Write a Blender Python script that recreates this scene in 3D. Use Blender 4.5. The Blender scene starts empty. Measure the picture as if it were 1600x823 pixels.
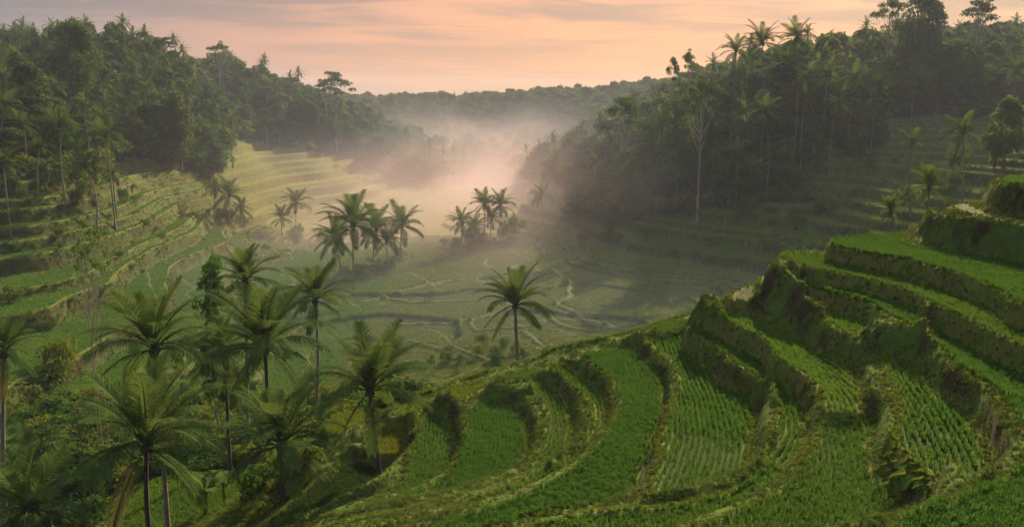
import bpy, math, random
import numpy as np
from mathutils import Vector
R = math.radians
random.seed(7); rng = np.random.default_rng(7)
sc = bpy.context.scene
col = sc.collection

# ------------------------------------------------------------------ camera
F, CX, CY, HOR = 1386.0, 800.0, 411.5, 150.0
PITCH = math.atan((CY - HOR) / F)
cam_d = bpy.data.cameras.new('camera'); cam = bpy.data.objects.new('camera', cam_d); col.objects.link(cam)
cam_d.sensor_width = 36; cam_d.lens = 36 * F / 1600; cam_d.clip_start = 0.5; cam_d.clip_end = 20000
cam.rotation_euler = (math.pi / 2 - PITCH, 0, 0); cam.location = (0, 0, 0)
sc.camera = cam
sc.render.resolution_x, sc.render.resolution_y = 1024, 526
sc.view_settings.view_transform = 'Standard'; sc.view_settings.look = 'None'
sc.view_settings.exposure = 1.3; sc.view_settings.gamma = 1
sc.render.engine = 'CYCLES'
cy = sc.cycles
cy.use_denoising = True; cy.max_bounces = 5; cy.diffuse_bounces = 2; cy.glossy_bounces = 2
cy.transmission_bounces = 3; cy.volume_bounces = 1; cy.transparent_max_bounces = 6
cy.use_adaptive_sampling = True; cy.adaptive_threshold = 0.02
cy.volume_step_rate = 3.0; cy.volume_max_steps = 96

# ------------------------------------------------------------------ node helper
class NT:
    def __init__(s, tree):
        s.t = tree; tree.nodes.clear()
    def n(s, typ, props=None, **ins):
        nd = s.t.nodes.new(typ)
        for k, v in (props or {}).items(): setattr(nd, k, v)
        for k, v in ins.items():
            key = int(k[1:]) if k[0] == 'i' and k[1:].isdigit() else k.replace('_', ' ')
            s.put(nd.inputs[key], v)
        return nd
    def put(s, sock, v):
        if isinstance(v, bpy.types.NodeSocket): s.t.links.new(v, sock)
        elif isinstance(v, bpy.types.Node): s.t.links.new(v.outputs[0], sock)
        else: sock.default_value = v
    def math(s, op, a, b=0.0, c=0.0, clamp=False):
        nd = s.t.nodes.new('ShaderNodeMath'); nd.operation = op; nd.use_clamp = clamp
        s.put(nd.inputs[0], a); s.put(nd.inputs[1], b); s.put(nd.inputs[2], c)
        return nd.outputs[0]
    def rng(s, v, a, b, c=0.0, d=1.0, smooth=True):
        nd = s.t.nodes.new('ShaderNodeMapRange'); nd.interpolation_type = 'SMOOTHSTEP' if smooth else 'LINEAR'
        s.put(nd.inputs[0], v); s.put(nd.inputs[1], a); s.put(nd.inputs[2], b); s.put(nd.inputs[3], c); s.put(nd.inputs[4], d)
        return nd.outputs[0]
    def mix(s, f, a, b, blend='MIX'):
        nd = s.t.nodes.new('ShaderNodeMix'); nd.data_type = 'RGBA'; nd.blend_type = blend
        s.put(nd.inputs[0], f); s.put(nd.inputs[6], a); s.put(nd.inputs[7], b)
        return nd.outputs[2]
    def noise(s, vec, scale, detail=3.0, rough=0.55, dist=0.0):
        nd = s.t.nodes.new('ShaderNodeTexNoise')
        s.put(nd.inputs['Vector'], vec); nd.inputs['Scale'].default_value = scale
        nd.inputs['Detail'].default_value = detail; nd.inputs['Roughness'].default_value = rough
        nd.inputs['Distortion'].default_value = dist
        return nd.outputs[0]
def C4(r, g, b): return (r, g, b, 1.0)

# ------------------------------------------------------------------ sky and sun
SUN_AZ, SUN_EL = R(24), R(29)          # azimuth from +Y (into the valley) towards +X
world = bpy.data.worlds.new('World'); sc.world = world; world.use_nodes = True
w = NT(world.node_tree)
tc = w.n('ShaderNodeTexCoord'); dirv = tc.outputs['Generated']
sep = w.n('ShaderNodeSeparateXYZ', Vector=dirv)
nish = w.n('ShaderNodeTexSky', dict(sky_type='NISHITA', sun_disc=False, sun_elevation=SUN_EL, sun_rotation=SUN_AZ,
           air_density=1.4, dust_density=3.0, ozone_density=1.5))
zz = w.math('MAXIMUM', sep.outputs[2], 0.0)
az = w.math('ARCTAN2', sep.outputs[0], sep.outputs[1])                      # 0 = straight ahead
# glow: strongest low and somewhat right of the view axis, fading to grey blue to the left and overhead
da = w.math('ABSOLUTE', w.math('SUBTRACT', az, 0.16))
g_az = w.rng(da, 0.15, 1.05, 1.0, 0.0)
g_el = w.rng(zz, 0.0, 0.42, 1.0, 0.0)
blue = C4(.55, .70, .92); pink = C4(2.55, 1.22, .98); orange = C4(4.3, 1.80, .74); cream = C4(3.9, 2.05, .98)
base = w.mix(w.math('MULTIPLY', w.rng(da, 0.22, 0.82, 1.0, 0.0), w.rng(zz, 0.05, 0.50, 1.0, 0.0)), blue, pink)
base = w.mix(w.math('MULTIPLY', w.rng(da, 0.0, 0.75, 1.0, 0.0), w.rng(zz, 0.0, 0.24, 1.0, 0.15)), base, orange)
base = w.mix(w.math('MULTIPLY', w.rng(w.math('ABSOLUTE', w.math('SUBTRACT', az, 0.62)), 0.0, 0.35, 1.0, 0.0), g_el), base, cream)
# streaky cloud bands seen at a shallow angle: project the direction on a high flat layer
zc = w.math('ADD', zz, 0.10)
px = w.math('DIVIDE', sep.outputs[0], zc); py = w.math('DIVIDE', sep.outputs[1], zc)
cv = w.n('ShaderNodeCombineXYZ', X=w.math('ADD', w.math('MULTIPLY', px, 0.42), w.math('MULTIPLY', py, 0.16)), Y=w.math('SUBTRACT', w.math('MULTIPLY', py, 1.0), w.math('MULTIPLY', px, .25)), Z=0.0)
n1 = w.noise(cv.outputs[0], 0.85, 6.0, 0.55, 0.6)
n2 = w.noise(cv.outputs[0], 2.3, 5.0, 0.6, 0.8)
cl = w.rng(w.math('ADD', w.math('MULTIPLY', n1, 0.65), w.math('MULTIPLY', n2, 0.35)), 0.42, 0.57)
grey = w.mix(w.rng(da, 0.1, 1.0, 1.0, 0.0), C4(.36, .44, .60), C4(1.05, .72, .68))
skyc = w.mix(w.math('MULTIPLY', cl, w.rng(zz, .015, .10, 0.25, 0.76)), base, grey)
skyc = w.mix(w.rng(zz, .30, .75), skyc, C4(2.5, 2.6, 2.9))      # unseen sky overhead, brightened to lift the ambient light
skyc = w.mix(0.06, skyc, nish.outputs[0])
bg = w.n('ShaderNodeBackground', Color=skyc, Strength=0.1)
w.n('ShaderNodeOutputWorld', Surface=bg.outputs[0])
sun_d = bpy.data.lights.new('sun', 'SUN'); sun = bpy.data.objects.new('sun', sun_d); col.objects.link(sun)
sun_d.energy = 5.0; sun_d.angle = R(0.6); sun_d.color = (1.0, 0.74, 0.48)
sd = Vector((math.sin(SUN_AZ) * math.cos(SUN_EL), math.cos(SUN_AZ) * math.cos(SUN_EL), math.sin(SUN_EL)))
sun.rotation_euler = sd.to_track_quat('Z', 'Y').to_euler()

# ------------------------------------------------------------------ picture point -> place
cp, sp = math.cos(PITCH), math.sin(PITCH)
def ray(px, py):
    u = (px - CX) / F; v = (CY - py) / F
    return np.array([u, v * sp + cp, v * cp - sp])
def atz(px, py, z):
    r = ray(px, py); return r * (z / r[2])
def atd(px, py, d):
    r = ray(px, py); return r * (d / r[1])
def ppx(px, d):                       # X of a picture column at distance d (horizon row)
    return (px - CX) / F * d / cp

# ------------------------------------------------------------------ noise (numpy value noise)
_perm = rng.random((256, 256))
def vnoise(x, y, s):
    x = np.asarray(x, float) / s + 1000; y = np.asarray(y, float) / s + 1000
    xi = np.floor(x).astype(int); yi = np.floor(y).astype(int)
    fx = x - xi; fy = y - yi; fx = fx * fx * (3 - 2 * fx); fy = fy * fy * (3 - 2 * fy)
    a = _perm[xi & 255, yi & 255]; b = _perm[(xi + 1) & 255, yi & 255]
    c = _perm[xi & 255, (yi + 1) & 255]; d = _perm[(xi + 1) & 255, (yi + 1) & 255]
    return (a + (b - a) * fx) * (1 - fy) + (c + (d - c) * fx) * fy - 0.5
def fbm(x, y, s, o=3):
    r = 0; a = 1
    for k in range(o): r = r + a * vnoise(x + 37 * k, y - 91 * k, s / 2 ** k); a *= 0.5
    return r

# ------------------------------------------------------------------ the foreground terraces
# name, height, outline (clockwise round each field), axis the planting rows follow, look (0 young bright .. 1 tall), label
FIELDS = [
 ('knoll_top', -5.1, [(1562,286),(1575,279),(1660,274),(1660,292),(1600,291),(1570,290)], [(1565,287),(1640,285)], 'mid', 'rice on the small paddy crowning the knoll at the upper right'),
 ('knoll_ledge', -6.9, [(1478,327),(1495,321),(1515,318),(1530,330),(1570,341),(1660,354),(1660,362),(1600,353),(1550,345),(1500,334)], None, None, ''),
 ('upper', -9.0, [(1290,387),(1296,379),(1330,373),(1400,370),(1416,370),(1408,384),(1440,392),(1500,400),(1560,410),(1600,418),(1680,436),(1680,520),(1640,505),(1600,487),(1560,465),(1520,440),(1445,416),(1395,406),(1330,395)], [(1290,388),(1395,406),(1445,416),(1520,440),(1600,487)], 'tall', 'dense rice on the broad terrace at the foot of the grassy knoll'),
 ('second', -9.95, [(1221,403),(1226,397),(1250,394),(1275,393),(1300,414),(1360,426),(1420,438),(1480,450),(1520,475),(1560,490),(1600,508),(1680,530),(1680,580),(1600,548),(1575,538),(1540,520),(1500,497),(1460,482),(1440,467),(1400,450),(1360,441),(1330,433),(1265,422),(1232,410)], [(1222,403),(1265,422),(1330,433),(1400,450),(1460,482),(1540,520),(1600,548)], 'mid', 'rice on the second terrace, running below the broad top one'),
 ('third', -10.85, [(1258,452),(1266,443),(1290,446),(1340,456),(1390,466),(1420,480),(1440,505),(1442,518),(1425,515),(1400,505),(1375,487),(1330,468),(1290,460)], [(1258,453),(1330,468),(1375,487),(1425,515)], 'tall', 'rice in the narrow terrace just above the bright oval paddy'),
 ('third_right', -11.15, [(1445,518),(1475,520),(1500,528),(1540,555),(1580,575),(1600,590),(1680,625),(1680,730),(1640,705),(1600,680),(1570,640),(1550,615),(1530,602),(1500,586),(1475,562),(1450,536)], [(1450,536),(1500,586),(1550,615),(1600,680)], 'tall', 'tall rice on the terrace sloping off the right edge under a dark bank'),
 ('oval', -11.8, [(1262,478),(1280,483),(1300,488),(1340,500),(1352,512),(1350,524),(1335,529),(1305,521),(1290,508),(1288,496),(1270,488)], [(1288,496),(1305,521),(1350,526)], 'bright', 'bright green young rice in the small oval paddy'),
 ('stub_upper', -11.7, [(1178,441),(1190,433),(1213,431),(1214,440),(1206,448),(1190,447)], [(1178,441),(1190,448)], 'stub', 'sparse pale stalks in the upper of two flooded paddies at the hill tip'),
 ('stub_lower', -12.3, [(1134,468),(1148,453),(1170,448),(1181,450),(1185,462),(1176,472),(1150,474)], [(1134,468),(1150,474)], 'stub', 'sparse pale stalks in the lower of two flooded paddies at the hill tip'),
 ('tip_small', -12.9, [(1100,481),(1110,474),(1124,473),(1136,480),(1131,487),(1115,486)], [(1100,481),(1130,487)], 'mid', 'rice in the tiny paddy on the point left of the flooded paddies'),
 ('rows_strip', -13.1, [(1118,493),(1140,488),(1165,488),(1190,497),(1215,515),(1250,537),(1290,560),(1320,580),(1335,600),(1345,625),(1356,650),(1290,651),(1285,640),(1276,610),(1260,592),(1225,572),(1200,561),(1203,548),(1190,531),(1160,516)], [(1190,500),(1220,540),(1290,590),(1318,620),(1328,650)], 'bright', 'rice in clear rows on the curved terrace between two dark banks'),
 ('fan', -12.35, [(1375,560),(1400,563),(1430,590),(1460,610),(1500,640),(1520,665),(1535,700),(1548,735),(1540,750),(1500,760),(1480,757),(1450,745),(1420,725),(1400,700),(1393,680),(1395,665),(1408,650),(1400,620),(1385,600)], [(1385,580),(1415,640),(1440,690),(1455,745)], 'rows', 'rice in wavy rows on the fan shaped terrace beside a brown path'),
 ('corner', -11.3, [(1380,845),(1430,812),(1462,790),(1510,776),(1550,758),(1585,740),(1600,725),(1660,690),(1700,690),(1700,900),(1380,900)], [(1430,812),(1550,758),(1600,725)], 'tall', 'tall sunlit rice on the mound filling the lower right corner'),
 ('bottom_right', -13.5, [(1290,655),(1330,654),(1362,657),(1366,680),(1352,702),(1372,742),(1400,790),(1405,823),(1420,900),(1000,900),(1050,845),(1100,822),(1160,800),(1205,778),(1245,742),(1264,716),(1270,690),(1275,670)], [(1285,660),(1300,740),(1290,823)], 'mid', 'even rice on the terrace ending in a stony bund at the bottom right'),
 ('long_bund_strip', -14.3, [(1066,515),(1080,507),(1118,528),(1150,538),(1180,556),(1200,580),(1225,600),(1247,616),(1256,640),(1259,680),(1251,718),(1200,762),(1160,788),(1090,816),(1020,840),(960,900),(600,900),(700,860),(800,838),(850,822),(930,802),(1000,796),(1100,786),(1165,756),(1196,722),(1212,690),(1217,660),(1214,630),(1208,614),(1190,600),(1162,583),(1135,561),(1115,541),(1090,526)], [(1100,520),(1180,575),(1235,630),(1240,690),(1180,765),(1090,802),(1000,812),(850,835)], 'rows', 'rice on the long narrow terrace curling round the bowl to the bottom edge'),
 ('crest_small', -15.1, [(1015,520),(1022,511),(1050,503),(1080,504),(1062,515),(1040,526)], [(1015,520),(1062,515)], 'mid', 'rice in the small paddy on the crest beside the flat valley field'),
 ('main', -15.5, [(1000,533),(1030,530),(1060,531),(1080,546),(1100,566),(1115,590),(1140,610),(1165,622),(1176,640),(1179,680),(1176,720),(1168,742),(1150,757),(1100,776),(1050,786),(1008,790),(1014,770),(1024,738),(1032,700),(1037,670),(1047,640),(1060,610),(1060,590),(1050,570),(1030,551)], [(1075,560),(1112,640),(1115,700),(1090,780)], 'rows', 'rice in long rows on the big central terrace right of the water ditch'),
 ('ditch_left', -16.3, [(905,553),(940,553),(985,550),(1000,560),(1020,580),(1034,600),(1038,622),(1034,650),(1026,680),(1015,712),(1004,744),(994,768),(980,784),(940,792),(880,804),(840,812),(790,826),(700,850),(640,850),(700,818),(760,802),(830,772),(880,746),(915,717),(942,690),(957,660),(967,626),(955,600),(930,575)], [(970,560),(1000,640),(960,720),(860,785),(740,820)], 'tall', 'lush tall rice on the terrace left of the water ditch'),
 ('curl', -17.1, [(853,574),(880,569),(905,585),(930,605),(946,628),(949,650),(944,672),(930,694),(908,717),(882,736),(845,755),(780,780),(700,800),(600,826),(500,850),(440,850),(520,830),(600,818),(700,795),(800,760),(868,731),(890,716),(908,697),(920,675),(925,655),(920,634),(903,612),(880,592)], [(870,575),(925,620),(935,655),(920,695),(870,737),(700,797),(560,830)], 'rows', 'rice in tight rows on the thin terrace curling below the crest'),
 ('curl_lower', -17.95, [(828,607),(850,598),(872,612),(886,635),(894,660),(892,690),(880,712),(862,727),(800,754),(730,779),(650,803),(560,823),(480,832),(540,812),(620,798),(700,780),(760,760),(820,735),(842,710),(852,680),(848,650),(842,625)], [(850,605),(872,660),(855,715),(730,772),(560,815)], 'mid', 'yellow green rice on the sunlit curved terrace under the crest'),
 ('crest_mid', -17.7, [(772,594),(790,584),(830,578),(852,576),(842,589),(800,598)], [(772,594),(842,585)], 'mid', 'rice in the crest paddy below the lone palm'),
 ('slope_field', -18.85, [(735,640),(760,631),(790,636),(812,652),(824,680),(827,705),(814,733),(788,750),(740,765),(690,781),(620,794),(560,803),(500,812),(560,796),(640,776),(690,756),(712,730),(722,700),(728,665)], [(765,640),(775,700),(745,750),(560,800)], 'tall', 'rice on the rounded terrace in the middle of the bowl'),
 ('crest_left', -18.7, [(698,612),(720,600),(765,595),(766,604),(745,617),(722,627),(706,622)], [(700,612),(760,600)], 'yellow', 'sunlit rice on the crest right of the palm'),
 ('slope_left', -19.9, [(655,651),(682,640),(700,660),(710,690),(711,725),(700,748),(670,768),(640,780),(600,790),(540,802),(480,815),(540,795),(600,775),(626,750),(640,720),(646,690),(650,670)], [(682,650),(680,720),(640,770),(540,800)], 'mid', 'rice on the leaf shaped terrace behind the palm'),
 ('crest_far_left', -20.3, [(594,652),(620,641),(660,630),(690,624),(682,634),(650,646),(620,656)], [(594,650),(680,630)], 'yellow', 'sunlit rice on the low crest over the grey paddy'),
 ('yellow_oval', -21.1, [(564,668),(580,658),(605,660),(630,672),(644,690),(642,705),(625,713),(590,714),(572,702)], [(564,668),(642,690)], 'gold', 'rice coloured golden green as if sunlit, in the round paddy behind the palm trunk'),
 ('lit_tip', -21.5, [(498,668),(520,648),(560,640),(600,643),(594,652),(570,658),(550,672),(520,682)], [(500,665),(595,648)], 'yellow', 'golden rice on the outermost point left of the palm'),
 ('palm_field', -21.9, [(545,724),(600,719),(634,722),(641,735),(622,750),(590,775),(550,793),(500,808),(455,822),(420,845),(400,845),(440,800),(480,765),(515,738)], [(520,740),(590,740),(560,790),(450,825)], 'dark', 'dark rice around the foot of the leaning palm'),
 ('gully_field', -28.6, [(215,765),(250,745),(330,737),(395,737),(405,748),(385,770),(345,800),(300,830),(260,860),(170,860),(185,805)], [(230,800),(390,745)], 'bright', 'rice in the sloping plot behind the two palm trunks at lower left'),
]
def chaikin(p, n=2):
    p = np.asarray(p, float)
    for _ in range(n):
        q = np.roll(p, -1, 0); p = np.stack([0.75 * p + 0.25 * q, 0.25 * p + 0.75 * q], 1).reshape(-1, 2)
    return p
def world_poly(pts, z):
    w_ = np.array([atz(x, y, z)[:2] for x, y in pts])
    w_ = chaikin(w_, 2)
    w_[:, 0] += 0.25 * vnoise(w_[:, 0], w_[:, 1], 1.6); w_[:, 1] += 0.35 * vnoise(w_[:, 0] + 50, w_[:, 1], 1.6)
    return w_
def inside(P, X, Y):
    r = np.zeros(X.shape, bool); n = len(P)
    for i in range(n):
        x1, y1 = P[i]; x2, y2 = P[(i + 1) % n]
        if y1 == y2: continue
        c = ((y1 > Y) != (y2 > Y)) & (X < (x2 - x1) * (Y - y1) / (y2 - y1) + x1)
        r ^= c
    return r

# ------------------------------------------------------------------ smooth base relief: thin plate spline through surveyed points
CTRL = []
def cz(px, py, z): CTRL.append(tuple(atz(px, py, z)))
def cd(px, d, z): CTRL.append((ppx(px, d), d, z))
for a in [(600,560,-37),(700,520,-37),(1000,480,-36.5),(1100,475,-36.3),(900,520,-37),(650,450,-36.3),(600,400,-35.5),(750,420,-36.3),
          (700,380,-36.5),(650,350,-37),(830,460,-36.6),(560,500,-37),(500,560,-37.5),(950,450,-36.3),(1080,450,-35.8),
          (1000,438,-35.5),(1000,400,-33.5),(1000,365,-31),(950,395,-34),(900,390,-35),(1150,432,-34.5),(1150,385,-31),(1200,335,-26),(1300,315,-23),
          (1300,390,-29),(1400,300,-20),(1400,270,-17),(1450,228,-12),(1520,218,-11),(1050,350,-29),(1200,300,-22),(1350,222,-11.5),
          (1250,430,-32.5),(1350,350,-25),(1600,300,-18),
          (370,222,-16),(420,260,-23),(500,270,-26),(600,300,-34),(650,320,-37),(450,330,-34),(360,340,-31.5),(250,300,-23),(200,255,-16),(150,300,-19),
          (50,300,-17.5),(50,350,-22),(100,380,-25.2),(250,350,-27),(250,400,-31),(350,400,-33.5),(330,370,-31),(50,420,-26.8),(50,500,-30),(100,560,-32.4),(30,620,-33),
          (-60,300,-17),(-60,420,-26.5),(-60,540,-31),
          (300,600,-36),(400,640,-35.5),(100,680,-34.5),(200,720,-33),(30,740,-31),(200,800,-28.8),(-60,860,-28),(300,680,-33.5),(440,760,-27),(470,700,-29.5),(480,640,-33)]:
    cz(*a)
for a in [(100,205,-9),(0,195,-7),(50,235,-1),(110,240,0),(-150,230,0),(300,290,4),(200,250,1),(270,235,-13),(430,345,-3),(540,385,-12),(600,400,-19),(660,400,-30),
          (400,315,-14),(550,350,-22),(0,330,2),(300,400,-3),(-300,300,4),(500,470,-14),
          (1245,225,-2),(1180,232,-2),(1100,240,-11),(1430,270,8),(1300,240,0),(1550,280,7),(1700,260,5),(1550,238,-8),(950,300,-16),(900,260,-26),(920,235,-32),(980,218,-28),(1000,230,-19),
          (1200,300,-1),(1400,400,14),(1000,400,-9),(1750,200,-2),(1250,216,-15),
          (700,330,-38.5),(780,300,-38),(720,400,-40),(800,420,-40),(750,500,-32),(700,600,-11),(600,600,-12),(850,600,-9),(950,600,-5),(500,620,-10),(300,620,2),(1200,600,10),
          (620,520,-24),(800,520,-24),(1500,600,15),(0,620,5),
          (814,98,-33),(700,98,-34),(900,100,-33),(600,95,-34),(1000,105,-33.5),(600,760,-16),(900,760,-14),(1300,760,0),(200,760,-5),
          (1900,120,-8),(2000,60,-3),(1700,30,-7),(800,18,-15),(400,22,-20),(1200,20,-11),(-100,30,-26),(-500,70,-28),(-400,150,-20),(1600,110,-22),(1400,95,-28),(1200,100,-34),(1700,70,-9),(1500,75,-19)]:
    cd(*a)
polys = []
for nm, z, pts, ax, look, lab in FIELDS:
    P = world_poly(pts, z); polys.append((nm, z, P, ax, look, lab))
    step = max(1, len(P) // 6)
    for q in P[::step]:
        if q[1] > 16: CTRL.append((q[0], q[1], z))
CT = np.array(CTRL)
S = 100.0
def tps_fit(c, lam=0.004):
    n = len(c); X = c[:, :2] / S
    r2 = ((X[:, None] - X[None]) ** 2).sum(-1); K = 0.5 * r2 * np.log(r2 + 1e-12)
    K += lam * np.eye(n); P_ = np.hstack([np.ones((n, 1)), X])
    A = np.zeros((n + 3, n + 3)); A[:n, :n] = K; A[:n, n:] = P_; A[n:, :n] = P_.T
    return np.linalg.solve(A, np.concatenate([c[:, 2], np.zeros(3)]))
WT = tps_fit(CT)
def smooth_base(x, y):
    sh = np.shape(x); x = np.ravel(x); y = np.ravel(y); out = np.empty(x.size)
    cx = CT[:, 0] / S; cyy = CT[:, 1] / S; n = len(CT)
    for i in range(0, x.size, 40000):
        a = x[i:i + 40000, None] / S; b = y[i:i + 40000, None] / S
        r2 = (a - cx) ** 2 + (b - cyy) ** 2 + 1e-12
        out[i:i + 40000] = (0.5 * r2 * np.log(r2)) @ WT[:n] + WT[n] + WT[n + 1] * a[:, 0] + WT[n + 2] * b[:, 0]
    return out.reshape(sh)
# coarse cache of the spline, bilinear lookups
GX = np.arange(-620, 621, 2.5); GY = np.arange(0, 861, 2.5)
gx, gy = np.meshgrid(GX, GY, indexing='ij')
GB = smooth_base(gx, gy)
def sample(G, x0, y0, st, x, y):
    fx = np.clip((x - x0) / st, 0, G.shape[0] - 1.001); fy = np.clip((y - y0) / st, 0, G.shape[1] - 1.001)
    i = fx.astype(int); j = fy.astype(int); fx = fx - i; fy = fy - j
    return (G[i, j] * (1 - fx) + G[i + 1, j] * fx) * (1 - fy) + (G[i, j + 1] * (1 - fx) + G[i + 1, j + 1] * fx) * fy
def base_z(x, y):
    z = sample(GB, -620, 0, 2.5, x, y)
    t = np.clip((y - 700) / 150, 0, 1); return z * (1 - t) + (-14 + 10 * fbm(x, y, 300, 2)) * t
# forest regions in plan (picture column, distance)
FOREST_L = np.array([(ppx(a, d), d) for a, d in [(-400,165),(0,172),(90,176),(150,184),(190,205),(230,222),(350,240),(385,300),(400,308),(470,322),(550,345),(620,345),(680,352),(740,430),(700,470),(640,640),(-900,640),(-700,200)]])
FOREST_R = np.array([(ppx(a, d), d) for a, d in [(800,640),(820,330),(870,262),(895,235),(935,222),(985,210),(1040,206),(1180,204),(1270,211),(1320,222),(1400,240),(1560,248),(1640,246),(2200,240),(2200,640)]])
BUNDS = [[(870,473),(900,489),(960,500),(1045,522)],[(838,488),(890,511),(950,517),(985,521),(1010,531)],[(945,498),(985,521)],[(820,518),(890,566)],
         [(560,470),(610,462),(700,442),(800,437)],[(590,462),(640,472),(720,470),(800,462)],[(640,522),(720,546),(770,566)],[(735,500),(745,516),(830,508)],[(800,560),(850,580)],
         [(870,473),(893,460),(885,440),(860,420)],[(620,500),(680,498),(735,500),(800,480),(838,488)],[(880,566),(930,545),(1010,531)]]
bund_w = [np.array([atz(x, y, -36.6)[:2] for x, y in b]) for b in BUNDS]
def seg_dist(x, y, poly):
    d = np.full(x.shape, 1e9)
    for (a, b) in zip(poly[:-1], poly[1:]):
        ab = b - a; t = np.clip(((x - a[0]) * ab[0] + (y - a[1]) * ab[1]) / (ab @ ab), 0, 1)
        d = np.minimum(d, np.hypot(x - a[0] - t * ab[0], y - a[1] - t * ab[1]))
    return d
_r = np.random.default_rng(5); LV = [-34.8]
while LV[-1] < 70: LV.append(LV[-1] + _r.choice([1.1, 1.4, 1.8, 2.3, 2.7]))
LW = [-34.8]
while LW[-1] > -80: LW.append(LW[-1] - _r.choice([.3, .42, .6, .75]))
LV = np.array(LW[:0:-1] + LV); LK = np.arange(len(LV)) * 1.0
def terraced(x, y):
    """height and cover (paddy, bund, forest) of the ground away from the traced foreground"""
    z = base_z(x, y)
    qx = x + 9 * fbm(x, y, 22, 2); qy = y + 12 * fbm(x + 500, y, 22, 2)
    forest = (inside(FOREST_L, qx, qy) | inside(FOREST_R, qx, qy)).astype(float)
    def steps(x, y):
        z = base_z(x, y); fl_ = z < -34.8
        z = z + fbm(x, y, 26, 2) * np.where(fl_, .8, 1.2)
        w0 = np.interp(z, LV, LK)
        return z, 1, w0 + np.where(fl_, .42, .34) * fbm(x + 300, y, 17, 2)
    z, h, w_ = steps(x, y); e = .5
    g = np.hypot(steps(x + e, y)[2] - w_, steps(x, y + e)[2] - w_) / e; g = np.clip(g, .012, 3)
    fl = np.floor(w_); f = w_ - fl
    dn = f / g; up = (1 - f) / g; pxm = np.hypot(x, y) / 900.
    W = np.clip(.32 / g, .4, np.where(z < -34.8, .75, np.maximum(1.3, pxm * 4.5))); lw = np.maximum(.34, 1.25 * pxm); lw = np.minimum(lw, .16 / g)
    rise = np.clip(1 - up / W, 0, 1); rise = rise * rise * (3 - 2 * rise)
    zt = np.interp(fl + rise, LK, LV) + np.exp(-((dn - lw * .4) / lw) ** 2) * .24
    paddy = ((dn > lw * 1.3) & (up > W)).astype(float)
    bund = (dn <= lw * 1.3).astype(float)
    cr = (x + .45 * y + 5 * fbm(x, y, 14, 2) + fl * 7.3) / 26; crf = np.abs(cr - np.floor(cr) - .5); cb = (crf < .012) & (paddy > 0)
    zt = zt + .22 * np.exp(-(crf / .012) ** 2) * paddy; paddy = np.where(cb, 0, paddy); bund = np.where(cb, 1, bund)
    plot = np.where(paddy > 0, .02 + .98 * _perm[(fl.astype(int) * 7) & 255, np.floor(cr + .5).astype(int) & 255], 0)
    for b in bund_w:
        m = (np.abs(x - b[:, 0].mean()) < 40) & (np.abs(y - b[:, 1].mean()) < 50)
        if m.any():
            d = seg_dist(x[m] + 0.8 * vnoise(x[m], y[m], 5), y[m] + 0.8 * vnoise(x[m] + 99, y[m], 5), b)
            k = np.exp(-(d / 0.45) ** 2); zt[m] += 0.45 * k - .3 * np.exp(-((d - 1.1) / .45) ** 2)
            paddy[m] = np.where(k > 0.25, 0, paddy[m]); bund[m] = np.maximum(bund[m], (k > 0.35))
    rough = np.where((paddy > 0) | (bund > 0), 0, fbm(x, y, 2.2, 2) * 0.35)
    wild = np.clip(fbm(x - 70, y + 40, 34, 2) * 5 - 2.2, 0, 1) * (y > 75) * (z > -35)     # overgrown pockets between the terraces
    fm = np.maximum(forest, wild)
    zt = zt * (1 - fm) + (z + fbm(x, y, 6, 2) * 0.8) * fm + rough
    near = np.clip((95 - y) / 20, 0, 1) * np.clip((x + 42) / 10, 0, 1)                     # far bank of the foreground hill: plain grass
    zt = zt * (1 - near) + (z + fbm(x, y, 4, 2) * 0.5) * near
    paddy = plot * (paddy > 0) * (fm < 0.5) * (near < 0.5); bund *= (fm < 0.5) & (near < 0.5)
    return zt, paddy, bund, np.maximum(forest, wild * .6)

# ------------------------------------------------------------------ near raster: traced fields, banks relaxed between them
RX0, RX1, RY0, RY1, RS = -62.0, 48.0, 17.0, 150.0, 0.2
nx = int((RX1 - RX0) / RS) + 1; ny = int((RY1 - RY0) / RS) + 1
rx, ry = np.meshgrid(RX0 + RS * np.arange(nx), RY0 + RS * np.arange(ny), indexing='ij')
BZ, BP, BB, BF = terraced(rx, ry)
FID = np.full((nx, ny), -1, int); FZ = np.full((nx, ny), -1e9)
for k, (nm, z, P, ax, look, lab) in enumerate(polys):
    i0 = max(0, int((P[:, 0].min() - RX0) / RS) - 1); i1 = min(nx, int((P[:, 0].max() - RX0) / RS) + 2)
    j0 = max(0, int((P[:, 1].min() - RY0) / RS) - 1); j1 = min(ny, int((P[:, 1].max() - RY0) / RS) + 2)
    if i1 <= i0 or j1 <= j0: continue
    s_ = (slice(i0, i1), slice(j0, j1))
    m = inside(P, rx[s_], ry[s_]) & (z > FZ[s_])
    FZ[s_] = np.where(m, z, FZ[s_]); FID[s_] = np.where(m, k, FID[s_])
def dil(m, n=1):
    for q in range(n):
        r = m.copy(); r[1:] |= m[:-1]; r[:-1] |= m[1:]; r[:, 1:] |= m[:, :-1]; r[:, :-1] |= m[:, 1:]
        if q % 2: r[1:, 1:] |= m[:-1, :-1]; r[:-1, :-1] |= m[1:, 1:]; r[1:, :-1] |= m[:-1, 1:]; r[:-1, 1:] |= m[1:, :-1]
        m = r
    return m
isf = FID >= 0
edge = np.zeros_like(isf)                     # cells next to another field or a gap
edge[1:] |= FID[1:] != FID[:-1]; edge[:-1] |= FID[1:] != FID[:-1]
edge[:, 1:] |= FID[:, 1:] != FID[:, :-1]; edge[:, :-1] |= FID[:, 1:] != FID[:, :-1]
ring1 = dil(edge, 1) & isf; ring2 = dil(edge, 2) & isf; ring3 = dil(edge, 3) & isf
free = dil(isf, 12) & ~isf
near_free = free
H = np.where(isf, FZ, BZ)
fixed = ~free
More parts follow.
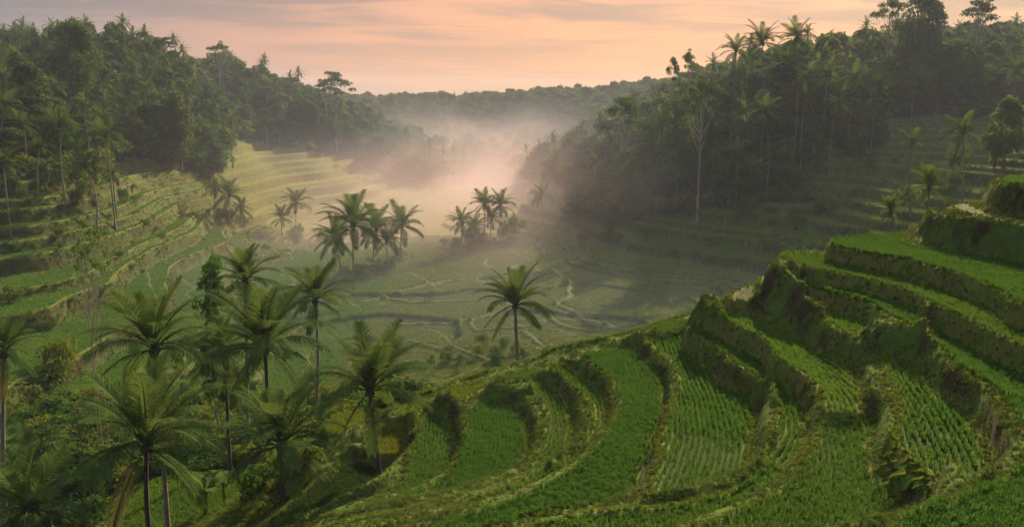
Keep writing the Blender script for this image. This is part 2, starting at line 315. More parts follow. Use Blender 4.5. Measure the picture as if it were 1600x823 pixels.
def relax(H, fixed, it):
    for _ in range(it):
        A = H.copy(); A[1:-1, 1:-1] = 0.25 * (H[2:, 1:-1] + H[:-2, 1:-1] + H[1:-1, 2:] + H[1:-1, :-2])
        H = np.where(fixed, H, A)
    return H
def down(H, f):
    a = H[:H.shape[0] // 2 * 2, :H.shape[1] // 2 * 2]; b = f[:a.shape[0], :a.shape[1]].astype(float)
    r = lambda q: q[::2, ::2] + q[1::2, ::2] + q[::2, 1::2] + q[1::2, 1::2]
    wsum = r(b); return np.where(wsum > 0, r(a * b) / np.maximum(wsum, 1), r(a) / 4), wsum > 0
lv = [(H, fixed)]
for _ in range(4): lv.append(down(*lv[-1]))
cur = relax(lv[-1][0], lv[-1][1], 200)
for Hh, ff in lv[-2::-1]:
    up = np.repeat(np.repeat(cur, 2, 0), 2, 1)
    up = np.pad(up, ((0, max(0, Hh.shape[0] - up.shape[0])), (0, max(0, Hh.shape[1] - up.shape[1]))), mode='edge')[:Hh.shape[0], :Hh.shape[1]]
    cur = relax(np.where(ff, Hh, up), ff, 40)
H = cur
def win(A, n, op):
    for _ in range(n):
        B = A.copy(); B[1:] = op(B[1:], A[:-1]); B[:-1] = op(B[:-1], A[1:]); A = B.copy(); B[:, 1:] = op(B[:, 1:], A[:, :-1]); B[:, :-1] = op(B[:, :-1], A[:, 1:]); A = B
    return A
mxz = win(np.where(isf, FZ, -1e3), 7, np.maximum); mnz = win(np.where(isf, FZ, 1e3), 7, np.minimum)
okk = free & (mxz > -900) & (mnz < 900) & (mxz - mnz > .35) & (H <= mxz + .01) & (H >= mnz - .01)
tt_ = np.clip((H - mnz) / np.maximum(mxz - mnz, .01), 0, 1); t2 = np.clip((tt_ - .12) / .42, 0, 1); t2 = t2 * t2 * (3 - 2 * t2)
H = np.where(okk, mnz + t2 * (mxz - mnz), H)
Hb = H.copy(); Hb[1:-1, 1:-1] = (H[1:-1, 1:-1] * 2 + H[2:, 1:-1] + H[:-2, 1:-1] + H[1:-1, 2:] + H[1:-1, :-2]) / 6; H = np.where(free, Hb, H)
lip = (ring1 & ~edge) * 0.08 + (edge & isf) * 0.17
H = H + lip + 0.05 * fbm(rx, ry, 0.9, 2) * ring3
H = H + free * (fbm(rx, ry, 1.1, 3) * 0.09) 
RP = np.where(isf, (~ring1) * .45, np.where(free, 0, BP))
RB = np.where(isf, ring1.astype(float), np.where(free, 0, BB))
RF = BF * (~isf) * (~free)
# the irrigation ditch between two terraces
ditch = np.array([atz(x, y, -16.6)[:2] for x, y in [(985,548),(1003,556),(1022,572),(1038,596),(1044,620),(1040,650),(1032,680),(1021,712),(1010,745),(1001,772)]])
dd = seg_dist(rx, ry, ditch)
cut = np.clip(1.2 - dd / 0.34, 0, 1) * (H < -15.9); H = np.where(cut > 0, np.minimum(H, -16.15 - 0.5 * cut), H)
# light blur to round the steps a little
def ground(x, y):
    """height, paddy, bund, forest"""
    x = np.asarray(x, float); y = np.asarray(y, float); sh = x.shape; x = x.ravel(); y = y.ravel()
    inn = (x > RX0) & (x < RX1 - RS) & (y > RY0) & (y < RY1 - RS)
    out = [np.zeros(x.size) for _ in range(4)]
    if inn.any():
        for o, G in zip(out, (H, RP, RB, RF)): o[inn] = sample(G, RX0, RY0, RS, x[inn], y[inn])
    if (~inn).any():
        for o, v in zip(out, terraced(x[~inn], y[~inn])): o[~inn] = v
    return [o.reshape(sh) for o in out]
def gz(x, y): return float(ground(np.array([x]), np.array([y]))[0][0])
def seen(px, py, d0=20, d1=700):
    """first ground point under a picture point"""
    r = ray(px, py); d = np.geomspace(d0, d1, 1500); t = d / r[1]
    g = ground(r[0] * t, d)[0]; hit = np.nonzero(g > r[2] * t)[0]
    if len(hit) == 0: return None
    i = hit[0]; return np.array([r[0] * t[i], d[i], g[i]])

# ------------------------------------------------------------------ ground meshes
def mesh_np(name, V, Q, mat, smooth=True, cover=None):
    me = bpy.data.meshes.new(name); nV, nQ = len(V), len(Q); k = Q.shape[1]
    me.vertices.add(nV); me.vertices.foreach_set('co', np.ascontiguousarray(V, dtype=np.float32).ravel())
    me.loops.add(nQ * k); me.loops.foreach_set('vertex_index', np.ascontiguousarray(Q, dtype=np.int32).ravel())
    me.polygons.add(nQ); me.polygons.foreach_set('loop_start', np.arange(0, nQ * k, k, dtype=np.int32))
    me.polygons.foreach_set('loop_total', np.full(nQ, k, dtype=np.int32))
    me.polygons.foreach_set('use_smooth', np.full(nQ, smooth))
    me.update(); me.validate(clean_customdata=False)
    if cover is not None:
        a = me.attributes.new('cover', 'FLOAT_COLOR', 'POINT'); a.data.foreach_set('color', np.ascontiguousarray(cover, dtype=np.float32).ravel())
    if mat is not None: me.materials.append(mat)
    return me
def link(o): col.objects.link(o); return o
def tagp(o, **kw):
    for k, v in kw.items(): o[k] = v
    return o

def mat_new(name):
    m = bpy.data.materials.new(name); m.use_nodes = True; return m, NT(m.node_tree)
def mat_ground():
    m, t = mat_new('terraced_ground')
    geo = t.n('ShaderNodeNewGeometry'); P = geo.outputs['Position']
    at = t.n('ShaderNodeAttribute', dict(attribute_name='cover')); cs = t.n('ShaderNodeSeparateColor', Color=at.outputs['Color'])
    nearf = at.outputs['Alpha']
    pv, bnd, fst = cs.outputs; pad = t.rng(pv, .004, .016)
    nb = t.noise(P, 0.09, 4); nm = t.noise(P, 0.9, 5, 0.65); nf = t.noise(P, 6.0, 4, 0.7)
    stretch = t.n('ShaderNodeMapping', Vector=P, Scale=(1, 1, 0.22)).outputs[0]
    blades = t.noise(stretch, 9.0, 3, 0.7)
    nz = t.n('ShaderNodeSeparateXYZ', Vector=geo.outputs['Normal']).outputs[2]
    grass = t.mix(nf, C4(.045, .09, .016), C4(.11, .18, .03))
    dry = t.mix(nf, C4(.04, .042, .02), C4(.10, .09, .045))
    soil = t.mix(nm, C4(.020, .015, .010), C4(.085, .058, .036))
    bank = t.mix(t.math('MULTIPLY', t.rng(nm, .46, .70), .75), grass, dry)
    bank = t.mix(t.math('MULTIPLY', t.rng(t.noise(t.n('ShaderNodeMapping', Vector=P, Scale=(1, 1, .45)).outputs[0], .7, 5, .65), .44, .60), t.rng(nz, .92, .55)), bank, soil)
    padc = t.mix(t.rng(nf, .3, .7), C4(.05, .10, .015), C4(.09, .155, .024))
    padc = t.mix(t.rng(nb, .35, .65), padc, C4(.07, .10, .022))
    ripe = t.mix(nf, C4(.13, .13, .03), C4(.20, .18, .05)); flood = t.mix(nf, C4(.05, .055, .035), C4(.09, .095, .06)); young = t.mix(nf, C4(.05, .13, .016), C4(.09, .19, .026))  # ripe also stands for the golden light on the far left terraces
    far_ = t.n('ShaderNodeSeparateXYZ', Vector=P)
    padc = t.mix(t.math('MULTIPLY', t.math('MULTIPLY', t.rng(far_.outputs[2], -33.8, -34.8), t.rng(far_.outputs[0], -48, -18)), t.math('SUBTRACT', .75, t.math('MULTIPLY', nearf, .75))), padc, t.mix(nf, C4(.11, .155, .035), C4(.165, .21, .05)))  # valley floor crop paled in colour for the mist lying over it
    glow = t.math('MULTIPLY', t.rng(far_.outputs[1], 170, 235), t.rng(far_.outputs[0], 10, -10))  # where golden light is painted into the far left terraces
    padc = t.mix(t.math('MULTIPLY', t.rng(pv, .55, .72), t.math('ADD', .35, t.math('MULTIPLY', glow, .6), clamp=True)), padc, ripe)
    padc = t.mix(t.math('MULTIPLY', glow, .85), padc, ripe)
    padc = t.mix(t.math('MULTIPLY', t.rng(pv, .30, .18), .8), padc, young); padc = t.mix(t.math('MULTIPLY', t.rng(pv, .12, .08), .8), padc, flood)
    dist = t.n('ShaderNodeVectorMath', dict(operation='LENGTH'), i0=P).outputs['Value']
    mud = t.mix(nm, C4(.02, .032, .010), C4(.035, .045, .016))
    padc = t.mix(t.math('MULTIPLY', nearf, .8), padc, mud)
    lipc = t.mix(t.rng(nm, .35, .65), C4(.10, .15, .025), C4(.16, .15, .05))
    bank = t.mix(t.math('MULTIPLY', glow, .45), bank, ripe)  # banks take the same painted golden light
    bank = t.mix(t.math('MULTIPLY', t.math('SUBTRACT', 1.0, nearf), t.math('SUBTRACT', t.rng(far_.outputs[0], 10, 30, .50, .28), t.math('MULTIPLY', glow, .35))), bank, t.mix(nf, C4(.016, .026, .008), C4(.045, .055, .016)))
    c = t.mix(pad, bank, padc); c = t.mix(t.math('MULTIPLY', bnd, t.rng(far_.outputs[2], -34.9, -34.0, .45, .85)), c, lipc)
    c = t.mix(fst, c, t.mix(nm, C4(.015, .025, .008), C4(.04, .055, .016)))
    c = t.mix(.5, c, t.mix(blades, C4(.35, .35, .35), C4(1.5, 1.5, 1.5)), 'MULTIPLY')
    rough = t.math('SUBTRACT', .95, t.math('MULTIPLY', t.math('MULTIPLY', pad, nearf), .12))
    bump = t.n('ShaderNodeBump', Strength=.7, Distance=.35, Height=t.math('ADD', t.math('MULTIPLY', blades, .5), nm))
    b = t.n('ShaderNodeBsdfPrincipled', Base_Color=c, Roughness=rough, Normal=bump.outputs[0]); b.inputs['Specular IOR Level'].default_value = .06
    t.n('ShaderNodeOutputMaterial', Surface=b.outputs[0]); return m
M_GROUND = mat_ground()
us = np.linspace(-0.78, 0.78, 760)
dl = [14.0]
while dl[-1] < 3500:
    d = dl[-1]
    dl.append(d + (0.17 if d < 72 else (0.17 + (d - 72) * 0.0034 if d < 300 else .95 if d < 420 else 0.02 * d)))
dl = np.array(dl)
U, D = np.meshgrid(us, dl, indexing='ij')
GXv = U * D; GYv = D
g = ground(GXv, GYv)
V = np.stack([GXv, GYv, g[0]], -1).reshape(-1, 3)
_inn = (GXv > RX0) & (GXv < RX1 - RS) & (GYv > RY0) & (GYv < RY1 - RS)
TRC = np.zeros_like(g[0]); TRC[_inn] = sample((isf | free).astype(float), RX0, RY0, RS, GXv[_inn], GYv[_inn])
COV = np.stack([g[1], g[2], g[3], TRC], -1).reshape(-1, 4)
a_, b_ = len(us), len(dl)
idx = np.arange(a_ * b_).reshape(a_, b_)
Q = np.stack([idx[:-1, :-1], idx[1:, :-1], idx[1:, 1:], idx[:-1, 1:]], -1).reshape(-1, 4)
cxm = V[Q].mean(1)
reg = np.full(len(Q), 1)                       # 0 foreground hill, 1 valley floor, 2 left slopes, 3 right slopes, 4 far hills
reg[(cxm[:, 1] < 84)] = 0
reg[(cxm[:, 0] < -14 - 0.18 * cxm[:, 1]) & (cxm[:, 1] > 62)] = 2
reg[(cxm[:, 2] > -35.2) & (cxm[:, 0] > 15) & (cxm[:, 1] >= 84)] = 3
reg[(cxm[:, 2] > -35.2) & (cxm[:, 0] < 15) & (cxm[:, 1] > 180)] = 2
reg[cxm[:, 1] > 400] = 4
for k, nm in enumerate(['foreground_terraced_ground', 'valley_ground', 'left_terraced_ground', 'right_terraced_ground', 'hills']):
    q = Q[reg == k]; u, inv = np.unique(q, return_inverse=True)
    o = link(bpy.data.objects.new(nm, mesh_np(nm, V[u], inv.reshape(q.shape), M_GROUND, True, COV[u]))); o['kind'] = 'structure'
print('ground faces', len(Q), 'rows', len(dl))

# ------------------------------------------------------------------ plant materials
def mat_leaf(name, dark, light, tip=None, trans=.35, rough=.55, patch=None):
    m, t = mat_new(name); palm_ = 'palm' in name
    oi = t.n('ShaderNodeObjectInfo'); geo = t.n('ShaderNodeNewGeometry')
    r = oi.outputs['Random']; n = t.rng(t.noise(geo.outputs['Position'], .8, 3, .65), .36, .64)
    c = t.mix(t.math('ADD', t.math('MULTIPLY', r, .5), t.math('MULTIPLY', n, .5)), C4(*dark), C4(*light))
    if patch:
        pn = t.noise(geo.outputs['Position'], .13, 3, .6)
        c = t.mix(t.rng(pn, .42, .62), c, C4(*patch))
    if tip:
        at = t.n('ShaderNodeAttribute', dict(attribute_name='tip')); c = t.mix(at.outputs['Fac'], c, C4(*tip))
    b = t.n('ShaderNodeBsdfDiffuse', Color=c)
    tr = t.n('ShaderNodeBsdfTranslucent', Color=t.mix(.4, c, C4(.12, .18, .02)))
    mx = t.n('ShaderNodeMixShader', i0=trans, i1=b.outputs[0], i2=tr.outputs[0])
    t.n('ShaderNodeOutputMaterial', Surface=mx.outputs[0]); return m
M_RICE = {
 'mid': mat_leaf('rice_mid', (.052,.145,.018), (.095,.21,.032), (.14,.25,.048), .4, patch=(.115,.20,.034)),
 'tall': mat_leaf('rice_tall', (.040,.135,.018), (.072,.19,.03), (.11,.23,.045), .4, patch=(.072,.175,.028)),
 'bright': mat_leaf('rice_bright', (.065,.175,.018), (.115,.25,.03), (.17,.29,.045), .42, patch=(.13,.24,.03)),
 'rows': mat_leaf('rice_rows', (.046,.15,.018), (.088,.22,.03), (.13,.26,.045), .4, patch=(.085,.20,.028)),
 'yellow': mat_leaf('rice_sunlit', (.11,.19,.016), (.18,.25,.025), (.26,.30,.045), .45, patch=(.19,.25,.024)),  # crest rice, sunlight put into its yellower colour
 'gold': mat_leaf('rice_gold_light', (.14,.20,.012), (.22,.25,.018), (.28,.28,.035), .45),  # round paddy rice, gold light put into its colour
 'dark': mat_leaf('rice_dark', (.022,.06,.018), (.04,.09,.025), (.06,.11,.04), .35),
 'stub': mat_leaf('rice_stub', (.20,.19,.10), (.36,.33,.20), (.4,.37,.25), .3)}
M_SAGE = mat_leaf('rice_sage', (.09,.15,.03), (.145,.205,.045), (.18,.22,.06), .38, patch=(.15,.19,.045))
M_GRASS = mat_leaf('bank_grass', (.03,.068,.012), (.078,.135,.022), (.15,.20,.04), .35, patch=(.08,.11,.02))
M_DRYG = mat_leaf('dry_grass', (.05,.052,.02), (.11,.10,.045), (.14,.13,.06), .25)
M_LIPG = mat_leaf('bund_grass', (.10,.16,.016), (.17,.23,.03), (.26,.26,.05), .4)

def blade_mesh(name, nb, h, spread, wid, droop, seed, mat):
    r = np.random.default_rng(seed); V = []; Fc = []; T = []
    for k in range(nb):
        a = r.uniform(0, 2 * math.pi); lean = r.uniform(.05, 1) * spread; hh = h * r.uniform(.65, 1.1); bx, by = r.normal(0, .03, 2)
        ca, sa = math.cos(a), math.sin(a); b = len(V)
        pts = [(0, 0), (lean * .35, hh * .55), (lean, hh * (1 - droop * .25)), (lean * (1.6 + droop), hh * (1.02 - droop * .6))]
        ws = [wid * .7, wid, wid * .7, 0]
        tw = a + r.uniform(-.6, .6)
        for (o, z), w_, tt in zip(pts, ws, (0, .2, .6, 1)):
            for s_ in ((-1, 1) if w_ > 0 else (0,)):
                V.append((bx + ca * o - math.sin(tw) * w_ * s_, by + sa * o + math.cos(tw) * w_ * s_, z)); T.append(tt)
        Fc += [(b, b + 1, b + 3, b + 2), (b + 2, b + 3, b + 5, b + 4), (b + 4, b + 5, b + 6)]
    me = bpy.data.meshes.new(name); me.from_pydata(V, [], Fc); me.update()
    at = me.attributes.new('tip', 'FLOAT', 'POINT'); at.data.foreach_set('value', np.array(T, np.float32) * .6)
    me.materials.append(mat); return bpy.data.objects.new(name, me)

def scatter_group(name, sources):
    ng = bpy.data.node_groups.new(name, 'GeometryNodeTree')
    ng.interface.new_socket('Geometry', in_out='INPUT', socket_type='NodeSocketGeometry')
    ng.interface.new_socket('Geometry', in_out='OUTPUT', socket_type='NodeSocketGeometry')
    n = ng.nodes; l = ng.links
    gi = n.new('NodeGroupInput'); go = n.new('NodeGroupOutput')
    gti = n.new('GeometryNodeGeometryToInstance')
    for s_ in sources:
        oi = n.new('GeometryNodeObjectInfo'); oi.inputs['Object'].default_value = s_; oi.inputs['As Instance'].default_value = True
        l.new(oi.outputs['Geometry'], gti.inputs[0])
    # each source its own instance: join instead of one lump
    n.remove(gti); jn = n.new('GeometryNodeJoinGeometry')
    for nd in [x for x in n if x.bl_idname == 'GeometryNodeObjectInfo']: l.new(nd.outputs['Geometry'], jn.inputs[0])
    iop = n.new('GeometryNodeInstanceOnPoints'); iop.inputs['Pick Instance'].default_value = True
    def attr(nm, dt):
        a = n.new('GeometryNodeInputNamedAttribute'); a.data_type = dt; a.inputs['Name'].default_value = nm; return a.outputs['Attribute']
    l.new(gi.outputs[0], iop.inputs['Points']); l.new(jn.outputs[0], iop.inputs['Instance'])
    l.new(attr('pick', 'INT'), iop.inputs['Instance Index']); l.new(attr('scl', 'FLOAT_VECTOR'), iop.inputs['Scale'])
    e2r = n.new('FunctionNodeEulerToRotation'); l.new(attr('rot', 'FLOAT_VECTOR'), e2r.inputs[0]); l.new(e2r.outputs[0], iop.inputs['Rotation'])
    l.new(iop.outputs[0], go.inputs[0]); return ng
def scatter(name, pts, scl, group, npick, lab=None, cat=None, tilt=.15, rz=None, kind='stuff', grp=None):
    n = len(pts)
    if n == 0: return None
    me = bpy.data.meshes.new(name); me.vertices.add(n); me.vertices.foreach_set('co', np.asarray(pts, np.float32).ravel())
    rot = np.stack([rng.normal(0, tilt, n), rng.normal(0, tilt, n), rng.uniform(0, 6.283, n) if rz is None else rz], -1)
    scl = np.asarray(scl, float); scl = np.repeat(scl[:, None], 3, 1) if scl.ndim == 1 else scl
    a = me.attributes.new('rot', 'FLOAT_VECTOR', 'POINT'); a.data.foreach_set('vector', rot.astype(np.float32).ravel())
    a = me.attributes.new('scl', 'FLOAT_VECTOR', 'POINT'); a.data.foreach_set('vector', scl.astype(np.float32).ravel())
    a = me.attributes.new('pick', 'INT', 'POINT'); a.data.foreach_set('value', rng.integers(0, npick, n).astype(np.int32))
    o = link(bpy.data.objects.new(name, me)); mod = o.modifiers.new('scatter', 'NODES'); mod.node_group = group
    o['kind'] = kind
    if lab: o['label'] = lab
    if cat: o['category'] = cat
    if grp: o['group'] = grp
    return o

RG = {}
spec = {'mid': (14, .30, .09, .012, .5), 'tall': (16, .38, .12, .013, .6), 'bright': (14, .30, .07, .012, .3), 'rows': (15, .31, .07, .012, .4),
        'yellow': (14, .29, .10, .012, .8), 'gold': (15, .27, .10, .012, .9), 'dark': (14, .29, .09, .012, .6), 'stub': (5, .28, .05, .014, .2)}
for k, (nb, h, sp_, wd, dr) in spec.items():
    RG[k] = scatter_group('scatter_' + k, [blade_mesh('rice_tuft', nb, h, sp_, wd, dr, i + 10, M_RICE[k]) for i in range(3)])
G_GRASS = scatter_group('scatter_grass', [blade_mesh('grass_tuft', 14, .22, .17, .012, 1.3, i + 40, M_GRASS) for i in range(3)] + [blade_mesh('grass_tuft', 12, .20, .16, .011, 1.3, 50, M_DRYG)])
G_LIP = scatter_group('scatter_lip', [blade_mesh('bund_tuft', 12, .14, .09, .012, 1.0, i + 60, M_LIPG) for i in range(2)] + [blade_mesh('bund_tuft', 12, .14, .09, .012, 1., 66, M_GRASS)])

def axis_points(ax, z, s_row, s_col, width=60.0):
    """planting points: rows run parallel to the axis polyline"""
    A = np.array([atz(x, y, z)[:2] for x, y in ax])
    for _ in range(2):
        if len(A) > 2:
            B = [A[0]]
            for p, q in zip(A[:-1], A[1:]): B += [.75 * p + .25 * q, .25 * p + .75 * q]
            B.append(A[-1]); A = np.array(B)
    d0 = A[0] - A[1]; d1 = A[-1] - A[-2]
    A = np.vstack([A[0] + d0 / np.linalg.norm(d0) * 25, A, A[-1] + d1 / np.linalg.norm(d1) * 25])
    seg = np.linalg.norm(np.diff(A, axis=0), axis=1); cum = np.concatenate([[0], np.cumsum(seg)])
    ts = np.arange(0, cum[-1], s_col); P = np.stack([np.interp(ts, cum, A[:, 0]), np.interp(ts, cum, A[:, 1])], -1)
    Tn = np.gradient(P, axis=0); Tn /= np.linalg.norm(Tn, axis=1)[:, None] + 1e-9
    for _ in range(2): Tn[1:-1] = (Tn[2:] + Tn[:-2] + Tn[1:-1]); Tn /= np.linalg.norm(Tn, axis=1)[:, None] + 1e-9
    N = np.stack([-Tn[:, 1], Tn[:, 0]], -1); offs = np.arange(-width / 2, width / 2, s_row)
    pts = P[:, None] + N[:, None] * offs[None, :, None]
    pts = pts + (rng.random(len(ts))[:, None, None] - .5) * 0
    return pts.reshape(-1, 2)
INNER = isf & ~edge
inr = INNER.astype(float)
def cell(x, y):
    return np.clip(((x - RX0) / RS + .5).astype(int), 0, nx - 1), np.clip(((y - RY0) / RS + .5).astype(int), 0, ny - 1)
nrice = 0
for k, (nm, z, P, ax, look, lab) in enumerate(polys):
    if ax is None: continue
    left = nm.startswith('left_')
    sr, scn = {'rows': (.26, .10), 'bright': (.25, .095), 'stub': (.42, .30)}.get(look, (.225, .095))
    if left: sr, scn = .45, .40
    pts = axis_points(ax, z, sr, scn, 60 if not left else 90)
    b = (P.min(0), P.max(0)); pts = pts[((pts > b[0]) & (pts < b[1])).all(1)]
    pts += rng.normal(0, .018 if look in ('rows', 'bright') else .03, pts.shape)
    # thin where rows pile up on the inner side of a bend
    pts += np.c_[fbm(pts[:, 0], pts[:, 1], 1.4, 2), fbm(pts[:, 0] + 77, pts[:, 1], 1.4, 2)] * .10
    key = np.floor(pts / .085).astype(int); _, ui = np.unique(key, axis=0, return_index=True); pts = pts[ui]
    i, j = cell(pts[:, 0], pts[:, 1]); ok = (FID[i, j] == k) & INNER[i, j]; ok &= np.abs(pts[:, 0] / pts[:, 1]) < .68; pts = pts[ok]
    # bare patches and missing plants
    gap = fbm(pts[:, 0], pts[:, 1], 5, 2); pts = pts[(rng.random(len(pts)) > .03 + .25 * (gap > .42))]
    if len(pts) == 0: continue
    zz_ = ground(pts[:, 0], pts[:, 1])[0]; sz = (.85 + .35 * fbm(pts[:, 0], pts[:, 1], 4, 2)) * rng.uniform(.8, 1.2, len(pts))
    if look == 'tall': sz *= 1.15
    if left: sz *= 1.5
    o = scatter('rice', np.c_[pts, zz_ - .03], sz, RG[look], 3, lab or 'green rice on the left hand terrace number', 'rice', .14)
    if left:
        o['label'] = 'green rice plants on one of the small terraces at the left edge'; o['group'] = 'rice on the small left terraces'
    nrice += len(pts)
print('near rice', nrice)

# grass on the banks of the foreground, short turf on the bunds
n = 230000
y_ = 18 + (88 - 18) * rng.random(n) ** .8; u_ = rng.uniform(-.64, .64, n); x_ = u_ * y_
i, j = cell(x_, y_); on = (x_ < RX1 - 1)
fr = free[i, j] & on; gg = ground(x_, y_)[0]
e_ = .3; gxn = (ground(x_ + e_, y_)[0] - ground(x_ - e_, y_)[0]) / (2 * e_); gyn = (ground(x_, y_ + e_)[0] - ground(x_, y_ - e_)[0]) / (2 * e_)
slp = np.hypot(gxn, gyn); m = fr & (rng.random(n) < np.where(slp > 1.5, .35, .85)) & (fbm(x_, y_, 1.7, 2) > -.42)
scatter('bank_grass', np.c_[x_, y_, gg - .03][m], rng.uniform(.5, 1.1, m.sum()) * (.6 + .6 * np.clip(fbm(x_[m], y_[m], 3, 2) + .3, 0, 1)), G_GRASS, 4,
        'rough green and dry grass hanging on the steep terrace banks in front', 'grass', .35)
m = (dil(ring1, 1) & ~INNER)[i, j] & on & (rng.random(n) < .8)
scatter('bund_grass', np.c_[x_, y_, gg - .02][m], rng.uniform(.6, 1.4, m.sum()), G_LIP, 3, 'short yellowish grass along the edges of the front terraces', 'grass', .2)
print('bank', fr.sum())
# the rest of the foreground hill and gully sides, and the valley and side terraces
n = 350000
y_ = 30 + 210 * rng.random(n) ** .9; u_ = rng.uniform(-.62, .62, n); x_ = u_ * y_
gg, pp, bb, ff = ground(x_, y_); i, j = cell(x_, y_); inn = (x_ > RX0) & (x_ < RX1) & (y_ < RY1)
tr = inn & (isf[i, j] | free[i, j])
m = (~tr) & (pp > .03) & (rng.random(n) < .7)
mf = m & (x_ > -25)
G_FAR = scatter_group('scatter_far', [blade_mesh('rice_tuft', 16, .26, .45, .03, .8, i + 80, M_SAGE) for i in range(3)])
G_FARG = scatter_group('scatter_farg', [blade_mesh('grass_tuft', 16, .5, .5, .03, 1.2, i + 90, M_GRASS) for i in range(3)])
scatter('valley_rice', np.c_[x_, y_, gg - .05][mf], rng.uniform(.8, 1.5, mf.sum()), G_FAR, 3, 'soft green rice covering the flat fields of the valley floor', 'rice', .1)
mf = m & (x_ <= -25)
G_SLOPE = scatter_group('scatter_slope', [blade_mesh('rice_tuft', 16, .28, .45, .03, .8, i + 80, M_RICE['mid']) for i in range(3)])
scatter('slope_rice', np.c_[x_, y_, gg - .05][mf], rng.uniform(.8, 1.5, mf.sum()), G_SLOPE, 3, 'green rice on the many terraces of the left slope', 'rice', .1)
m = (~tr) & (pp < .01) & (bb < .3) & (rng.random(n) < np.where(y_ < 110, .8, .5)) & (fbm(x_, y_, 5, 2) > -.3) & ~((inn) & (seg_dist(x_, y_, ditch) < 1))
scatter('wild_grass', np.c_[x_, y_, gg - .05][m], rng.uniform(.4, 1.1, m.sum()), G_FARG, 3, 'tufted wild grass between the terraces and down the gully sides', 'grass', .2)
# water in the ditch
def ribbon(name, line, zf, wdt, mat):
    L = chaikin_open(np.array(line), 2); T = np.gradient(L, axis=0); T /= np.linalg.norm(T, axis=1)[:, None]; N = np.stack([-T[:, 1], T[:, 0]], -1)
    V_ = []; 
    for s_ in (-1, 1): V_.append(np.c_[L + N * wdt * s_, np.full(len(L), zf)])
    V_ = np.vstack(V_); k = len(L); Q_ = np.array([(a, a + 1, k + a + 1, k + a) for a in range(k - 1)])
    return link(bpy.data.objects.new(name, mesh_np(name, V_, Q_, mat)))
def chaikin_open(A, n):
    for _ in range(n):
        B = [A[0]]
        for p, q in zip(A[:-1], A[1:]): B += [.75 * p + .25 * q, .25 * p + .75 * q]
        A = np.array(B + [A[-1]])
    return A
m, t = mat_new('ditch_water')
nn = t.noise(t.n('ShaderNodeNewGeometry').outputs['Position'], 5, 3); bp = t.n('ShaderNodeBump', Strength=.15, Distance=.1, Height=nn)
b = t.n('ShaderNodeBsdfPrincipled', Base_Color=C4(.03, .026, .018), Roughness=.06, Normal=bp.outputs[0]); t.n('ShaderNodeOutputMaterial', Surface=b.outputs[0]); M_WATER = m
o = ribbon('water', ditch, -16.42, .34, M_WATER); o['kind'] = 'structure'

# ------------------------------------------------------------------ trees
M_BARK = {}
for nm_, c0, c1 in (('bark_pale', (.16,.13,.10), (.34,.29,.23)), ('bark_dark', (.045,.035,.026), (.11,.09,.07)), ('bark_palm', (.09,.075,.055), (.21,.18,.14)), ('bark_palm_dark', (.03,.026,.02), (.07,.058,.045))):
    m, t = mat_new(nm_); tcx = t.n('ShaderNodeTexCoord').outputs['Object']
    st = t.n('ShaderNodeMapping', Vector=tcx, Scale=(1, 1, 6 if 'palm' in nm_ else .4)).outputs[0]
    nn = t.noise(st, 3.0, 4, .7)
    bp = t.n('ShaderNodeBump', Strength=.6, Distance=.05, Height=nn)
    b = t.n('ShaderNodeBsdfPrincipled', Base_Color=t.mix(t.rng(nn, .35, .65), C4(*c0), C4(*c1)), Roughness=.9, Normal=bp.outputs[0]); t.n('ShaderNodeOutputMaterial', Surface=b.outputs[0]); M_BARK[nm_] = m
L_DARK = mat_leaf('leaf_dark', (.022,.060,.022), (.056,.112,.034), trans=.42)
L_MID = mat_leaf('leaf_mid', (.040,.095,.024), (.095,.16,.034), trans=.45)
L_OLIVE = mat_leaf('leaf_olive', (.065,.095,.024), (.13,.15,.038), trans=.45)
L_FRESH = mat_leaf('leaf_fresh', (.035,.10,.018), (.07,.17,.03), trans=.35)
L_LIME = mat_leaf('leaf_lime', (.10,.14,.018), (.17,.19,.028), trans=.4)
L_PALM = mat_leaf('leaf_palm', (.032,.075,.024), (.078,.135,.036), (.12,.155,.045), .38, .38)
L_PALMY = mat_leaf('leaf_palm_young', (.06,.115,.018), (.10,.16,.025), (.14,.17,.03), .4, .4)
L_PALMO = mat_leaf('leaf_palm_old', (.10,.10,.03), (.18,.14,.05), (.24,.18,.07), .3, .5)
L_BANANA = mat_leaf('leaf_banana', (.05,.10,.02), (.10,.16,.035), trans=.4)

